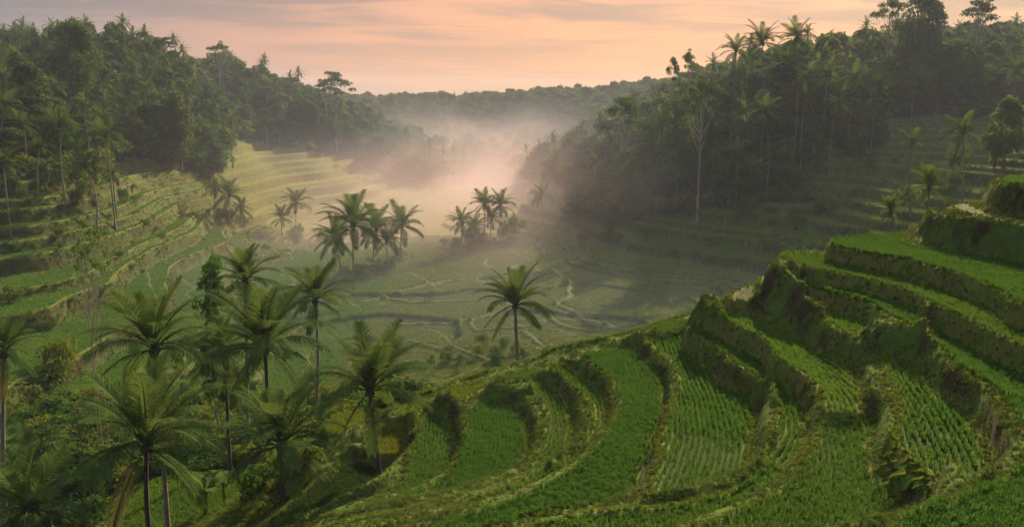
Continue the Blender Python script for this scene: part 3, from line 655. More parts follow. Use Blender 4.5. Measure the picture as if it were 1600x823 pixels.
class Geo:
    def __init__(s): s.V = []; s.F = []; s.T = []
    def tube(s, pts, rad, sides=6):
        pts = [np.asarray(p, float) for p in pts]; base = len(s.V)
        for i, p in enumerate(pts):
            d = pts[min(i + 1, len(pts) - 1)] - pts[max(i - 1, 0)]; d = d / (np.linalg.norm(d) + 1e-9)
            u = np.cross(d, (0.31, 0.95, 0.05)); u /= np.linalg.norm(u) + 1e-9; v = np.cross(d, u)
            for k in range(sides):
                a = 2 * math.pi * k / sides; s.V.append(tuple(p + rad[i] * (u * math.cos(a) + v * math.sin(a)))); s.T.append(0)
        for i in range(len(pts) - 1):
            for k in range(sides):
                k2 = (k + 1) % sides; s.F.append((base + i * sides + k, base + i * sides + k2, base + (i + 1) * sides + k2, base + (i + 1) * sides + k))
        s.F.append(tuple(base + (len(pts) - 1) * sides + k for k in range(sides)))
    def quad(s, a, b, c, d, t=0):
        n = len(s.V); s.V += [tuple(a), tuple(b), tuple(c), tuple(d)]; s.T += [t] * 4; s.F.append((n, n + 1, n + 2, n + 3))
    def mesh(s, name, mat, smooth=False):
        me = bpy.data.meshes.new(name); me.from_pydata(s.V, [], s.F); me.update()
        at = me.attributes.new('tip', 'FLOAT', 'POINT'); at.data.foreach_set('value', np.array(s.T, np.float32))
        if smooth: me.polygons.foreach_set('use_smooth', [True] * len(me.polygons))
        me.materials.append(mat); return me

def leaf_cloud(name, lobes, nleaf, size, mat, r, aspect=.55, flat=0.0):
    """small leaf faces spread through the outer part of many lobes; lobes: (x, y, z, rx, rz)"""
    L = np.array(lobes); wts = L[:, 3] ** 2; pick = r.choice(len(L), nleaf, p=wts / wts.sum())
    d = r.normal(size=(nleaf, 3)); d /= np.linalg.norm(d, axis=1)[:, None]; d[:, 2] = np.where(r.random(nleaf) < .7, np.abs(d[:, 2]), d[:, 2])
    rad = r.uniform(.62, 1.08, nleaf) ** .7
    C = L[pick, :3] + d * rad[:, None] * np.stack([L[pick, 3], L[pick, 3], L[pick, 4]], -1) + r.normal(0, size * .35, (nleaf, 3))
    nrm = d * .8 + r.normal(0, .55, (nleaf, 3)) + np.array([0, 0, .35 + flat]); nrm /= np.linalg.norm(nrm, axis=1)[:, None]
    a = r.normal(size=(nleaf, 3)); a -= (a * nrm).sum(1)[:, None] * nrm; a /= np.linalg.norm(a, axis=1)[:, None]; b = np.cross(nrm, a)
    sz = size * r.uniform(.55, 1.35, nleaf)[:, None]
    V_ = np.stack([C - a * sz, C - b * sz * aspect + nrm * sz * .12, C + a * sz, C + b * sz * aspect + nrm * sz * .12], 1).reshape(-1, 3)
    return mesh_np(name, V_, np.arange(nleaf * 4).reshape(-1, 4), mat, False)

def trunk_mesh(name, lobes, h0, rad, mat, r, lean=.4, n_limb=7, fork=.35):
    g_ = Geo(); L = sorted(lobes, key=lambda q: -q[3])[:n_limb]; top = max(q[2] for q in lobes)
    tp = [(0, 0, -.8), (lean * .1, 0, h0 * .3), (lean * .5, lean * .2, h0 * .7), (lean, lean * .3, h0 + (top - h0) * .45)]
    g_.tube(tp, [rad * 1.25, rad, rad * .8, rad * .35], 8)
    for q in L:
        st = np.array(tp[2]) * (1 - fork) + np.array(tp[3]) * fork * r.uniform(.5, 1.4)
        e = np.array(q[:3]); mid = st * .5 + e * .5 + np.array([0, 0, -.12 * np.linalg.norm(e - st)]) + r.normal(0, .2, 3)
        g_.tube([st, mid, e], [rad * .45, rad * .28, rad * .08], 5)
    return g_.mesh(name, mat, True)

KINDS = {}
def make_kind(kind, lobes, nleaf, size, lm, h0, rad, bark, seed, flat=0., **kw):
    r = np.random.default_rng(seed); top = max(q[2] + q[4] for q in lobes); wid = max(math.hypot(q[0], q[1]) + q[3] for q in lobes)
    KINDS.setdefault(kind, []).append((trunk_mesh('trunk', lobes, h0, rad, M_BARK[bark], r, **kw), leaf_cloud('crown', lobes, nleaf, size, lm, r, flat=flat), top, wid))
def round_lobes(r, n, R_, H0, Hh, lr):
    out = []
    for k in range(n):
        a = r.uniform(0, 6.283); z = r.uniform(0, 1); rr = R_ * math.sqrt(max(0, 1 - (2 * z - .75) ** 2 * .75)) * r.uniform(.45, 1)
        q = lr * r.uniform(.65, 1.25); out.append((rr * math.cos(a), rr * math.sin(a), H0 + z * Hh, q, q * .75))
    return out
rr_ = np.random.default_rng(21)
for i, (lm, R_, H0, Hh) in enumerate([(L_DARK, 3.2, 2.4, 8.0), (L_MID, 3.0, 2.2, 8.0), (L_DARK, 3.8, 3.6, 6.5), (L_OLIVE, 2.8, 2.2, 7.6), (L_MID, 3.6, 4.2, 7), (L_DARK, 3.2, 3, 7.5)]):
    make_kind('broad', round_lobes(rr_, 32, R_, H0, Hh, 1.35), 3000, .34, lm, H0, .28, 'bark_pale' if i == 1 else 'bark_dark', 100 + i)
for i, lm in enumerate([L_DARK, L_MID, L_DARK]):
    make_kind('slender', round_lobes(rr_, 20, 1.7, 4.0, 9.5, 1.0), 1700, .30, lm, 6, .15, 'bark_pale' if i == 1 else 'bark_dark', 130 + i)
for i, lm in enumerate([L_DARK, L_MID]):                           # flat tiers on spreading limbs
    lb = []
    for k in range(20):
        a = rr_.uniform(0, 6.283); q = rr_.uniform(.1, 1); lb.append((5.2 * q * math.cos(a), 5.2 * q * math.sin(a), 14 - 3.6 * q * rr_.uniform(.3, 1.3) + rr_.normal(0, .3), rr_.uniform(.9, 1.7), .32))
    make_kind('tiered', lb, 1900, .26, lm, 9.5, .26, 'bark_pale', 140 + i, flat=.8, n_limb=14)
lb = round_lobes(rr_, 60, 6.8, 5, 11, 2.2)
make_kind('giant', lb, 7000, .36, L_DARK, 6, .6, 'bark_dark', 150)
for i, lm in enumerate([L_MID, L_FRESH, L_OLIVE, L_LIME, L_DARK]):
    make_kind('shrub', [(rr_.normal(0, .7), rr_.normal(0, .7), rr_.uniform(.4, 1.5), rr_.uniform(.4, .8), .5) for _ in range(12)], 900, .13, lm, .4, .05, 'bark_dark', 160 + i, lean=.1)
make_kind('leafy', [(rr_.normal(0, .9) * (1.3 - z / 9), rr_.normal(0, .9) * (1.3 - z / 9), z, rr_.uniform(.4, .8), .5) for z in rr_.uniform(2.0, 8.2, 34)], 3600, .15, L_FRESH, 2.5, .12, 'bark_pale', 170, n_limb=16)
make_kind('sparse', [(rr_.normal(0, 1.5), rr_.normal(0, 1.5), rr_.uniform(12.2, 15), rr_.uniform(.3, .6), .18) for z in range(22)], 650, .14, L_MID, 11, .10, 'bark_pale', 180, n_limb=12, flat=.5)

def thing(name, loc, label, cat, group=None, rz=0., scl=(1, 1, 1)):
    o = link(bpy.data.objects.new(name, None)); o.location = loc; o.rotation_euler = (0, 0, rz); o.scale = scl; o.empty_display_size = .3
    o['label'] = label; o['category'] = cat
    if group: o['group'] = group
    return o
def part(name, me, parent, loc=(0, 0, 0), rot=(0, 0, 0), scl=(1, 1, 1)):
    o = link(bpy.data.objects.new(name, me)); o.parent = parent; o.location = loc; o.rotation_euler = rot; o.scale = scl; return o
def tree(kind, x, y, top_z, wid, label, group=None, name=None, var=None, z0=None, cat=None):
    v = KINDS[kind]; tr_, cr_, th, tw = v[var if var is not None else rng.integers(0, len(v))]
    z = gz(x, y) if z0 is None else z0; hh = max(1.0, top_z - z)
    o = thing(name or ('shrub' if kind == 'shrub' else 'tree'), (x, y, z - .1), label, cat or ('shrub' if kind == 'shrub' else 'tree'), group, rng.uniform(0, 6.28), (wid / 2 / tw, wid / 2 / tw, hh / th))
    part('stem' if kind == 'shrub' else 'trunk', tr_, o); part('foliage' if kind == 'shrub' else 'crown', cr_, o); return o
def tree_px(kind, px, py, d, wpx, label, **kw):
    p = atd(px, py, d); return tree(kind, p[0], p[1], p[2], wpx / F * d, label, **kw)

# palms -------------------------------------------------------------
def frond_mesh(name, e0, bend, L_=4.8, pairs=78, lw=.023, mat=None, seed=0, hang=.5, ll=1.15):
    """one coconut frond: arched rib with two combs of drooping leaflets; starts along +X"""
    r = np.random.default_rng(seed); g_ = Geo(); n = 14; p = np.zeros(3); P_ = [p]; D_ = []
    side = r.normal(0, .12)
    for i in range(n):
        f = i / n; e = e0 - bend * (f ** 1.25); az_ = side * f
        d_ = np.array([math.cos(e) * math.cos(az_), math.cos(e) * math.sin(az_), math.sin(e)]); D_.append(d_); p = p + d_ * L_ / n; P_.append(p)
    D_.append(D_[-1]); P_ = np.array(P_); D_ = np.array(D_)
    g_.tube(P_, [.055 * (1 - i / (n + 1)) + .008 for i in range(n + 1)], 4)
    for k in range(pairs):
        f = .16 + .84 * k / pairs; q = f * n; i = min(int(q), n - 1); a = q - i
        c = P_[i] * (1 - a) + P_[i + 1] * a; dr = D_[i] * (1 - a) + D_[i + 1] * a
        sd_ = np.cross(dr, (0, 0, 1.)); sn = np.linalg.norm(sd_); sd_ = sd_ / sn if sn > .05 else np.array([0, 1., 0]); up = np.cross(sd_, dr)
        l = ll * (math.sin(math.pi * (.12 + .80 * f)) ** .7) * r.uniform(.85, 1.1)
        for s_ in (-1, 1):
            v0 = sd_ * s_ * .8 + dr * (.42 + .5 * f) + up * .28 + r.normal(0, .07, 3); v0 /= np.linalg.norm(v0)
            hg = hang * r.uniform(.7, 1.4)
            m1 = c + v0 * l * .45 + np.array([0, 0, -hg * .10 * l]); v1 = v0 + np.array([0, 0, -hg * 1.1]); v1 /= np.linalg.norm(v1); m2 = m1 + v1 * l * .55
            wv = np.cross(v0, up); wv = wv / (np.linalg.norm(wv) + 1e-9) * lw
            b = len(g_.V); g_.V += [tuple(c - wv * .6), tuple(c + wv * .6), tuple(m1 + wv), tuple(m1 - wv), tuple(m2)]; g_.T += [0, 0, .2, .2, .6 + .4 * f]
            g_.F += [(b, b + 1, b + 2, b + 3), (b + 3, b + 2, b + 4)]
    return g_.mesh(name, mat or L_PALM, False)
FR = []
for i, (e, bd, hg, mt) in enumerate([(84, 20, .15, L_PALMY), (74, 34, .25, L_PALM), (62, 56, .35, L_PALM), (50, 76, .5, L_PALM), (34, 84, .7, L_PALM), (8, 66, .95, L_PALM), (-16, 50, 1.1, L_PALM), (-52, 26, 1.1, L_PALMO)]):
    FR.append([frond_mesh('frond', R(e), R(bd), mat=mt, seed=200 + i * 3 + k, hang=hg, L_=4.8 * (.92 if i == 0 else 1)) for k in range(2)])
FRL = []
for i, (e, bd, hg) in enumerate([(84, 25, .2), (62, 60, .3), (40, 75, .5), (14, 70, .7), (-25, 45, 1.0)]):
    FRL.append(frond_mesh('frond', R(e), R(bd), pairs=22, lw=.07, seed=300 + i, hang=hg))
def crown_layout(r, n):
    """(class 0..1 from upright to hanging, azimuth) by golden angle, young fronds in the middle"""
    return [((k + .5) / n, k * 2.39996 + r.normal(0, .22), r.uniform(.88, 1.08)) for k in range(n)]
def merged_crown(name, seed, n=22, windy=0):
    r = np.random.default_rng(seed); Vs = []; Fs = []; Ts = []; off = 0
    for c, a, sc_ in crown_layout(r, n):
        me = FRL[min(4, int(c ** .72 * 5))]; co = np.empty(len(me.vertices) * 3, np.float32); me.vertices.foreach_get('co', co); co = co.reshape(-1, 3) * sc_
        tt = np.empty(len(me.vertices), np.float32); me.attributes['tip'].data.foreach_get('value', tt)
        x = co[:, 0] * math.cos(a) - co[:, 1] * math.sin(a); y = co[:, 0] * math.sin(a) + co[:, 1] * math.cos(a)
        Vs.append(np.stack([x, y, co[:, 2]], -1)); Fs += [tuple(v + off for v in p_.vertices) for p_ in me.polygons]; off += len(co); Ts.append(tt)
    m_ = bpy.data.meshes.new(name); m_.from_pydata(np.vstack(Vs).tolist(), [], Fs); m_.update()
    at = m_.attributes.new('tip', 'FLOAT', 'POINT'); at.data.foreach_set('value', np.concatenate(Ts)); m_.materials.append(L_PALM); return m_
CROWNS = [merged_crown('crown', 400 + i) for i in range(4)]
g_ = Geo()
for k in range(9):
    a = k * .7; c = np.array([.28 * math.cos(a), .28 * math.sin(a), -.28 - .1 * (k % 3)])
    for s_ in range(4):
        z0_, z1_ = -.15 + .075 * s_, -.15 + .075 * (s_ + 1); r0, r1 = [.0, .10, .14, .11, .0][s_], [.0, .10, .14, .11, .0][s_ + 1]
        for q in range(6):
            t0, t1 = q * 1.0472, (q + 1) * 1.0472
            g_.quad(c + (r0 * math.cos(t0), r0 * math.sin(t0), z0_), c + (r0 * math.cos(t1), r0 * math.sin(t1), z0_), c + (r1 * math.cos(t1), r1 * math.sin(t1), z1_), c + (r1 * math.cos(t0), r1 * math.sin(t0), z1_))
for k in range(10):                                                  # dead sheaths and fibre hanging round the top
    a = k * .63 + .2; c = np.array([math.cos(a), math.sin(a), 0]); s1 = np.array([-math.sin(a), math.cos(a), 0]) * .07; l = .6 + .5 * ((k * 37) % 10) / 10
    g_.quad(c * .16 - s1, c * .16 + s1, c * .3 + s1 * .5 + (0, 0, -l), c * .3 - s1 * .5 + (0, 0, -l))
NUTS = g_.mesh('coconuts', M_BARK['bark_palm_dark'])
TRK = {}
def palm_trunk(vec, r0, mat, seed):
    """trunk from the ground (origin) up to vec, slightly curved, with a swollen foot and ring scars"""
    g2 = Geo(); n = 26; r = np.random.default_rng(seed); bx, by = r.normal(0, .024, 2) * vec[2]; pts = []; rad = []
    for i in range(n + 1):
        f = i / n; q = f ** 1.25; pts.append((vec[0] * q + bx * math.sin(math.pi * f), vec[1] * q + by * math.sin(math.pi * f), vec[2] * f - .4 * (i == 0)))
        rad.append(r0 * (1.0 - .38 * f + .75 * max(0, 1 - f * 9) ** 2) * (1.07 if i % 2 else .96))
    pts.append((vec[0], vec[1], vec[2] + .25)); rad.append(r0 * .5)
    g2.tube(pts, rad, 8); return g2.mesh('trunk', mat, True)
npalm = [0]
def palm(px, py, d, wpx, label, bpx=None, n=26, group=None, dark=False, old=.0, upright=0., fronds=True, base_z=None, rad=.17, bpy_=None, cat='palm', bd=None):
    npalm[0] += 1; sd_ = 500 + npalm[0]; r = np.random.default_rng(sd_)
    top = atd(px, py, d); bd = bd or d; bx = ppx(bpx, bd) if bpx is not None else top[0] + r.normal(0, .6)
    if bpx is not None: bx = atd(bpx, bpy_ or 700, bd)[0]
    z = gz(bx, bd) if base_z is None else base_z; base = np.array([bx, bd, z]); vec = top - base
    o = thing('coconut_palm', tuple(base), label, cat, group)
    part('trunk', palm_trunk(vec, rad, M_BARK['bark_palm_dark' if dark or (not fronds and sd_ % 3) else 'bark_palm'], sd_), o)
    sc_ = (wpx / F * d) / 9.3
    if not fronds:
        part('crown', CROWNS[sd_ % 4], o, tuple(vec), (0, 0, r.uniform(0, 6.28)), (sc_,) * 3); return o
    for c, a, k in crown_layout(r, n):
        c = c ** (1.12 + upright); cl = (0 if c < .05 else min(5, 1 + int(c * 5.2)) if c < .84 else 6) if not (old and c > 1 - old) else 7
        sc2 = sc_ * (.85 if cl == 0 else 1.04)
        part('frond', FR[cl][r.integers(0, 2)], o, tuple(vec + np.array([math.cos(a), math.sin(a), 0]) * .12 * sc_ + np.array([0, 0, -.25 * c * sc_])), (r.normal(0, .15), r.normal(0, .08), a), (sc2 * k,) * 3)
    part('coconut_cluster', NUTS, o, tuple(vec), (0, 0, r.uniform(0, 6)), (max(.8, sc_),) * 3)
    return o

# nearest palms, left and centre
palm(229, 692, 45, 268, 'large palm low in the left foreground with a glowing yellow young frond', bpx=236, n=30, dark=True, old=.06, bpy_=823, rad=.16)
palm(241, 540, 53, 225, 'palm just behind and above the big foreground palm, coconuts clustered under its crown', bpx=262, n=26, bpy_=823, rad=.17)
palm(440, 690, 47, 225, 'palm with a dark straight trunk standing between the big left palm and the leaning palm', bpx=443, bpy_=805, n=28, dark=True, rad=.15)
palm(578, 606, 48.5, 215, 'slightly leaning palm growing out of the terraces left of the picture centre', bpx=594, bpy_=770, n=26, dark=True, old=.04, rad=.15, upright=.15)
palm(44, 790, 41, 240, 'dark palm cut off by the bottom left corner', bpx=52, n=24, dark=True, upright=-.2)
palm(414, 538, 60, 225, 'bushy palm with pale shining fronds above the dark trunked palm', bpx=416, bpy_=640, n=30, dark=True, rad=.17)
palm(383, 436, 76, 125, 'palm top rising behind the bushy palm, left of the bright valley', bpx=388, n=26)
palm(492, 466, 84, 135, 'slender palm with a long grey trunk right of the bushy palm', bpx=491, bpy_=640, n=24)
palm(348, 545, 66, 130, 'dark drooping palm half hidden left of the bushy palm', bpx=353, bpy_=640, n=24, dark=True, upright=-.2)
palm(6, 548, 58, 130, 'palm crown entering from the left edge below the small terraces', bpx=-5, n=24, old=.1)
palm(805, 474, 98, 136, 'lone palm standing in front of the misty valley at the picture centre', bpx=814, bpy_=580, n=26, old=.06, rad=.24)
# palms in the valley
G1 = 'palms standing along the valley floor'
for px, py, d, wd, bp, by, lab in [
    (551, 345, 150, 112, 552, 455, 'tallest palm of the valley group, its trunk reaching down to the pale field'),
    (522, 366, 152, 78, 535, 440, 'left palm in the valley group beside the tallest one'),
    (588, 352, 158, 84, 583, 425, 'palm close to the right of the tallest valley palm'),
    (628, 348, 160, 78, 627, 405, 'separate palm at the right end of the valley group'),
    (604, 372, 166, 60, 603, 415, 'small palm between the two right palms of the valley group'),
    (463, 312, 205, 56, 463, 372, 'thin palm standing alone against the glowing terraces'),
    (440, 336, 200, 44, 441, 368, 'short palm left of the thin lone one by the glowing terraces'),
    (358, 300, 205, 62, 358, 350, 'palm in the left group at the foot of the glowing terraces'),
    (335, 290, 210, 44, 336, 345, 'small palm at the left end of the group below the glowing terraces'),
    (376, 322, 200, 42, 377, 352, 'low palm at the right end of the group below the glowing terraces'),
    (722, 342, 196, 52, 722, 395, 'left palm of the misty clump in the middle of the valley'),
    (757, 315, 206, 56, 757, 385, 'tall palm at the middle of the misty clump in the valley'),
    (782, 316, 210, 56, 780, 385, 'tall palm at the right end of the misty clump in the valley'),
    (768, 338, 202, 44, 768, 388, 'short palm under the two tall ones of the misty clump'),
    (742, 350, 198, 40, 742, 390, 'short palm beside the left one of the misty clump'),
    (846, 302, 235, 44, 847, 350, 'faint palm nearly dissolved in the mist'),
    (907, 292, 212, 46, 910, 345, 'left palm of the pair at the foot of the right forest'),
    (932, 304, 206, 48, 934, 345, 'right palm of the pair at the foot of the right forest'),
    (862, 240, 262, 40, 862, 285, 'pale palm in the mist at the tip of the right forest')]:
    q_ = seen(bp, by)
    if q_ is not None and abs(q_[1] - d) < 50: d = q_[1]
    palm(px, py + 4, d, wd * 1.02, lab, bpx=bp, bpy_=by, n=24, group=G1, rad=.16, upright=-.25)
G2 = 'palms on the right hand terraces'
for px, py, d, wd, bp, by, lab in [
    (1425, 222, 172, 50, 1427, 300, 'palm in front of the upper right terraces, trunk across the pale field edge'),
    (1505, 205, 166, 66, 1506, 300, 'palm with a thatch of dead fronds on the upper right terraces'),
    (1452, 292, 120, 74, 1458, 330, 'leaning young palm with long upright fronds behind the front terrace'),
    (1392, 328, 112, 52, 1393, 365, 'small young palm behind the edge of the broad front terrace')]:
    palm(px, py, d, wd * 1.1, lab, bpx=bp, bpy_=by, n=22, group=G2, rad=.2, old=.12 if px == 1505 else 0, upright=.6 if px in (1452, 1392) else -.3)
G3 = 'palms at the edge of the left hillside'
for px, py, d, wd, lab in [
    (95, 190, 168, 62, 'tall palm with a pale trunk at the edge of the left forest'),
    (165, 208, 172, 62, 'palm right of the tall pale trunked one at the edge of the left forest'),
    (133, 256, 166, 66, 'short golden palm on the terrace rim below the left forest'),
    (36, 190, 172, 46, 'small palm left of the tall pale trunked one'),
    (176, 268, 176, 44, 'low dark palm at the right end of the rim below the left forest'),
    (4, 250, 150, 64, 'palm with a long white trunk at the far left edge'),
    (8, 160, 176, 60, 'palm crown at the left edge among the forest tops'),
    (62, 225, 166, 44, 'palm with thin fronds between the two pale trunked ones'),
    (255, 262, 228, 40, 'little palm at the right foot of the left forest')]:
    palm(px, py + 3, d, wd * 1.1, lab, n=22, group=G3, rad=.16, upright=-.3)
G4 = 'palms rising above the right forest'
for px, py, d, wd, lab in [
    (1245, 56, 210, 66, 'palm with the clearest round crown on the right skyline'),
    (1191, 62, 212, 70, 'palm left of the clearest one on the right skyline'),
    (1150, 76, 220, 58, 'palm leaning left on the right skyline'),
    (1262, 118, 210, 50, 'palm just below the clearest skyline one'),
    (1292, 112, 214, 56, 'left palm of the dense row over the right terraces'),
    (1335, 118, 216, 60, 'palm in the middle of the dense row over the right terraces'),
    (1372, 128, 220, 52, 'drooping palm in the dense row over the right terraces'),
    (1432, 118, 236, 52, 'palm set apart at the right end of the dense row'),
    (1195, 170, 204, 60, 'palm in front of the right forest with a tall bright bare trunk'),
    (1310, 160, 210, 50, 'lower palm inside the dense row over the right terraces'),
    (1352, 168, 214, 44, 'lowest palm of the dense row over the right terraces'),
    (990, 250, 220, 46, 'dim palm low in the right forest by the mist'),
    (1036, 190, 224, 46, 'upright palm high in the misty left part of the right forest'),
    (1150, 235, 202, 50, 'palm with hanging fronds low in the right forest'),
    (1590, 105, 228, 60, 'palm entering from the right edge')]:
    palm(px, py + 3, d, wd * 1.0, lab, n=22, group=G4, rad=.16, upright=-.35)

# single trees that stand out
tree_px('giant', 112, 28, 222, 100, 'big dark dome shaped tree towering over the left forest', cat='tree')
tree_px('tiered', 258, 58, 285, 58, 'flat topped tree on the left skyline nearer the big dome shaped one', var=0)
tree_px('tiered', 341, 64, 330, 46, 'small flat topped tree on the left skyline above the glowing terraces', var=1)
tree_px('tiered', 522, 112, 352, 70, 'layered tree at the far end of the left skyline', var=0)
tree_px('tiered', 508, 124, 350, 50, 'lower layered tree beside the one ending the left skyline', var=1)
tree_px('tiered', 1052, 90, 248, 36, 'thin layered tree on the right skyline, the leftmost of two', var=0)
tree_px('tiered', 1078, 76, 244, 36, 'thin layered tree leaning over its left neighbour on the right skyline', var=1)
tree_px('tiered', 972, 152, 230, 92, 'wide layered tree spreading over the misty tip of the right forest', var=0)
tree_px('tiered', 1098, 118, 202, 84, 'tree with bright white forked trunk inside the right forest', var=1)
tree_px('tiered', 1393, -8, 246, 62, 'layered tree standing highest on the right skyline', var=1)
tree_px('tiered', 1530, 0, 262, 84, 'spreading open tree on the skyline near the right corner', var=0)
tree_px('giant', 1442, -12, 268, 100, 'huge rounded tree mass on the right skyline', cat='tree')
tree_px('giant', 1500, 60, 246, 120, 'dark rounded tree shading the far right hillside')
tree_px('giant', 1100, 160, 208, 62, 'dark round tree behind the white forked trunk')
tree_px('broad', 1273, 180, 221, 60, 'pale leaved tree at the right forest edge above the terraces', var=5)
tree_px('broad', 1580, 150, 184, 80, 'leafy tree cut by the right edge above the grassy knoll', var=4)
tree_px('broad', 1560, 190, 188, 56, 'sunlit tree left of the one cut by the right edge', var=3)
tree_px('slender', 1408, 110, 246, 52, 'tall slim tree behind the palm row on the right', var=1)
tree_px('broad', 275, 142, 232, 66, 'pale olive tree glowing in the sun at the left forest edge', var=3)
tree_px('broad', 40, 96, 190, 80, 'yellowish green tree at the upper left edge', var=5)
tree_px('leafy', 326, 398, 79, 96, 'bright fresh green tree between the upper left palms')
tree_px('sparse', 128, 338, 77, 92, 'tall thin pale trunked tree with a sparse top on the left')
tree_px('sparse', 140, 350, 78, 74, 'second thin pale stem right beside the tall sparse one')
tree_px('broad', 1340, 212, 214, 38, 'small rounded tree at the end of the right forest', var=1)
for px, py, d, wd, v, lab in [(100, 592, 80, 92, 3, 'yellow green bush below the left terraces'), (60, 640, 74, 70, 2, 'bush left of the yellow green one'), (748, 556, 88, 30, 3, 'light topped bush on the far slope under the lone palm'),
    (722, 566, 84, 26, 0, 'low bush left of the light topped one'), (696, 566, 80, 34, 4, 'dark bush under the far slope near the leaning palm'), (800, 375, 190, 60, 4, 'scrub under the misty palm clump'),
    (740, 385, 190, 50, 0, 'scrub left of the misty palm clump'), (60, 395, 130, 30, 0, 'small bush on the upper left terraces'), (150, 690, 60, 80, 4, 'dark bush left of the twin palm trunks'),
    (300, 700, 70, 60, 1, 'fresh green bush right of the twin palm trunks'), (370, 700, 62, 90, 4, 'dark bush beside the dark straight trunk'), (400, 775, 54, 80, 1, 'fresh bush in front of the dark straight trunk'),
    (365, 605, 84, 50, 3, 'yellow flowering bush under the drooping palm'), (560, 375, 152, 40, 4, 'bush at the foot of the valley palm group'), (505, 380, 156, 40, 0, 'bush left of the valley palm group'),
    (1360, 260, 170, 30, 2, 'dry bush on the right terraces'), (1300, 325, 150, 26, 2, 'pale dry bush on the bank of the right terraces'), (1500, 270, 120, 60, 4, 'dark bush behind the knoll'),
    (1420, 330, 116, 60, 0, 'bush behind the broad front terrace'), (1480, 300, 118, 60, 4, 'taller dark bush left of the knoll'), (20, 470, 100, 40, 2, 'bush at the left edge terraces')]:
    p = seen(px, py + 4)
    if p is not None and not (px > 600 and px < 900 and p[1] < 80): tree('shrub', p[0], p[1], p[2] + .75 * wd / F * p[1], wd / F * p[1], lab, var=v, z0=p[2])

# forests: placed over the two wooded hillsides, front ones single, what is behind them one mass
def fill_forest(poly, spacing, seed):
    r = np.random.default_rng(seed); x0, y0 = poly.min(0); x1, y1 = poly.max(0); x0 = max(x0, -330); x1 = min(x1, 330); pts = []
    for x in np.arange(x0, x1, spacing):
        for y in np.arange(y0, y1, spacing):
            pts.append((x + r.uniform(-.45, .45) * spacing, y + r.uniform(-.45, .45) * spacing))
    p = np.array(pts); p = p[inside(poly, p[:, 0], p[:, 1])]; p = p[np.abs(p[:, 0] / p[:, 1]) < .66]; return p
fp = np.vstack([fill_forest(FOREST_L, 5.8, 1), fill_forest(FOREST_R, 5.8, 2)])
side_ = np.array([inside(FOREST_L, fp[k:k+1, 0], fp[k:k+1, 1])[0] for k in range(len(fp))])
o_ = np.argsort(fp[:, 1]); fp = fp[o_]; side_ = side_[o_]; fz = ground(fp[:, 0], fp[:, 1])[0]
hh_ = rng.uniform(7, 12.5, len(fp)) * (1 + .25 * fbm(fp[:, 0], fp[:, 1], 40, 2)); isp = (rng.random(len(fp)) < .33); hh_[isp] += 2.5
env = np.full(1700, 2000.0); vis = np.zeros(len(fp))
for k in range(len(fp)):
    y = fp[k, 1]; c = int(CX + F * fp[k, 0] / y * cp); zt = fz[k] + hh_[k]; pt = HOR - zt * F / y * cp; wd = 4.2 / y * F; a = max(0, int(c - wd) + 40); b = min(1699, int(c + wd) + 40)
    if b <= a: continue
    vis[k] = np.clip(env[a:b] - pt, 0, 60).mean() * wd; env[a:b] = np.minimum(env[a:b], pt + 3)
far = fp[:, 1] > 420
score = np.where(far, 0, vis)
NB, NP = 245, 150
ib = [k for k in np.argsort(-score) if not isp[k] and score[k] > 0][:NB]; ip = [k for k in np.argsort(-score) if isp[k] and score[k] > 0][:NP]
single = set(ib) | set(ip)
adj = ['dark', 'mid green', 'dense dark', 'pale olive', 'green', 'olive']
for k in sorted(single):
    x, y = fp[k]; L_ = side_[k]; zone = ('left', 'right')[0 if L_ else 1]
    pxk = CX + F * x / y * cp; zt = fz[k] + hh_[k]
    if L_: where = 'left of the big dome tree' if pxk < 110 else ('above the glowing terraces' if pxk < 430 else 'at the misty end of the left hillside')
    else: where = 'at the misty tip of the right forest' if pxk < 1040 else ('in the middle of the right forest' if pxk < 1290 else 'behind the upper right terraces')
    if isp[k]:
        o = palm(pxk, 150 - zt * F / y * cp, y, 44 * 190 / y, 'small palm ' + where, group='palms ' + where, fronds=False, rad=.15, base_z=fz[k])
    else:
        kd = 'slender' if rng.random() < .2 else ('tiered' if rng.random() < .06 else 'broad'); v = int(rng.integers(0, len(KINDS[kd])))
        nmx = {'slender': ['narrow dark', 'narrow green', 'narrow olive'], 'tiered': ['flat topped dark', 'flat topped green'], 'broad': adj}[kd][v]
        tree(kd, x, y, zt, rng.uniform(8, 11.5), nmx + ' tree ' + where, group=nmx + ' trees ' + where, var=v, z0=fz[k])
rest = np.array([k for k in range(len(fp)) if k not in single])
tmpl = []
for kd, vv in (('broad', 0), ('broad', 1), ('broad', 2), ('broad', 3)):
    me_ = KINDS[kd][vv]; tmpl.append(bpy.data.objects.new('forest_tree', leaf_cloud('forest_crown', round_lobes(rng, 12, 3.2, 3.5, 6, 1.8), 700, .62, [L_DARK, L_MID, L_DARK, L_OLIVE][vv], rng)))
tmpl.append(bpy.data.objects.new('forest_palm', CROWNS[0].copy()))
G_FOR = scatter_group('scatter_forest', tmpl[:4])
r_ = rest[fp[rest, 1] <= 420]
scatter('forest', np.c_[fp[r_], fz[r_]], hh_[r_] / 11, G_FOR, 4, 'thick forest filling in behind the front trees of both hillsides', 'forest', .05)
r_ = rest[fp[rest, 1] > 420]
scatter('far_forest', np.c_[fp[r_], fz[r_]], hh_[r_] / 11, G_FOR, 4, 'hazy forest on the far part of the hillsides', 'forest', .05)
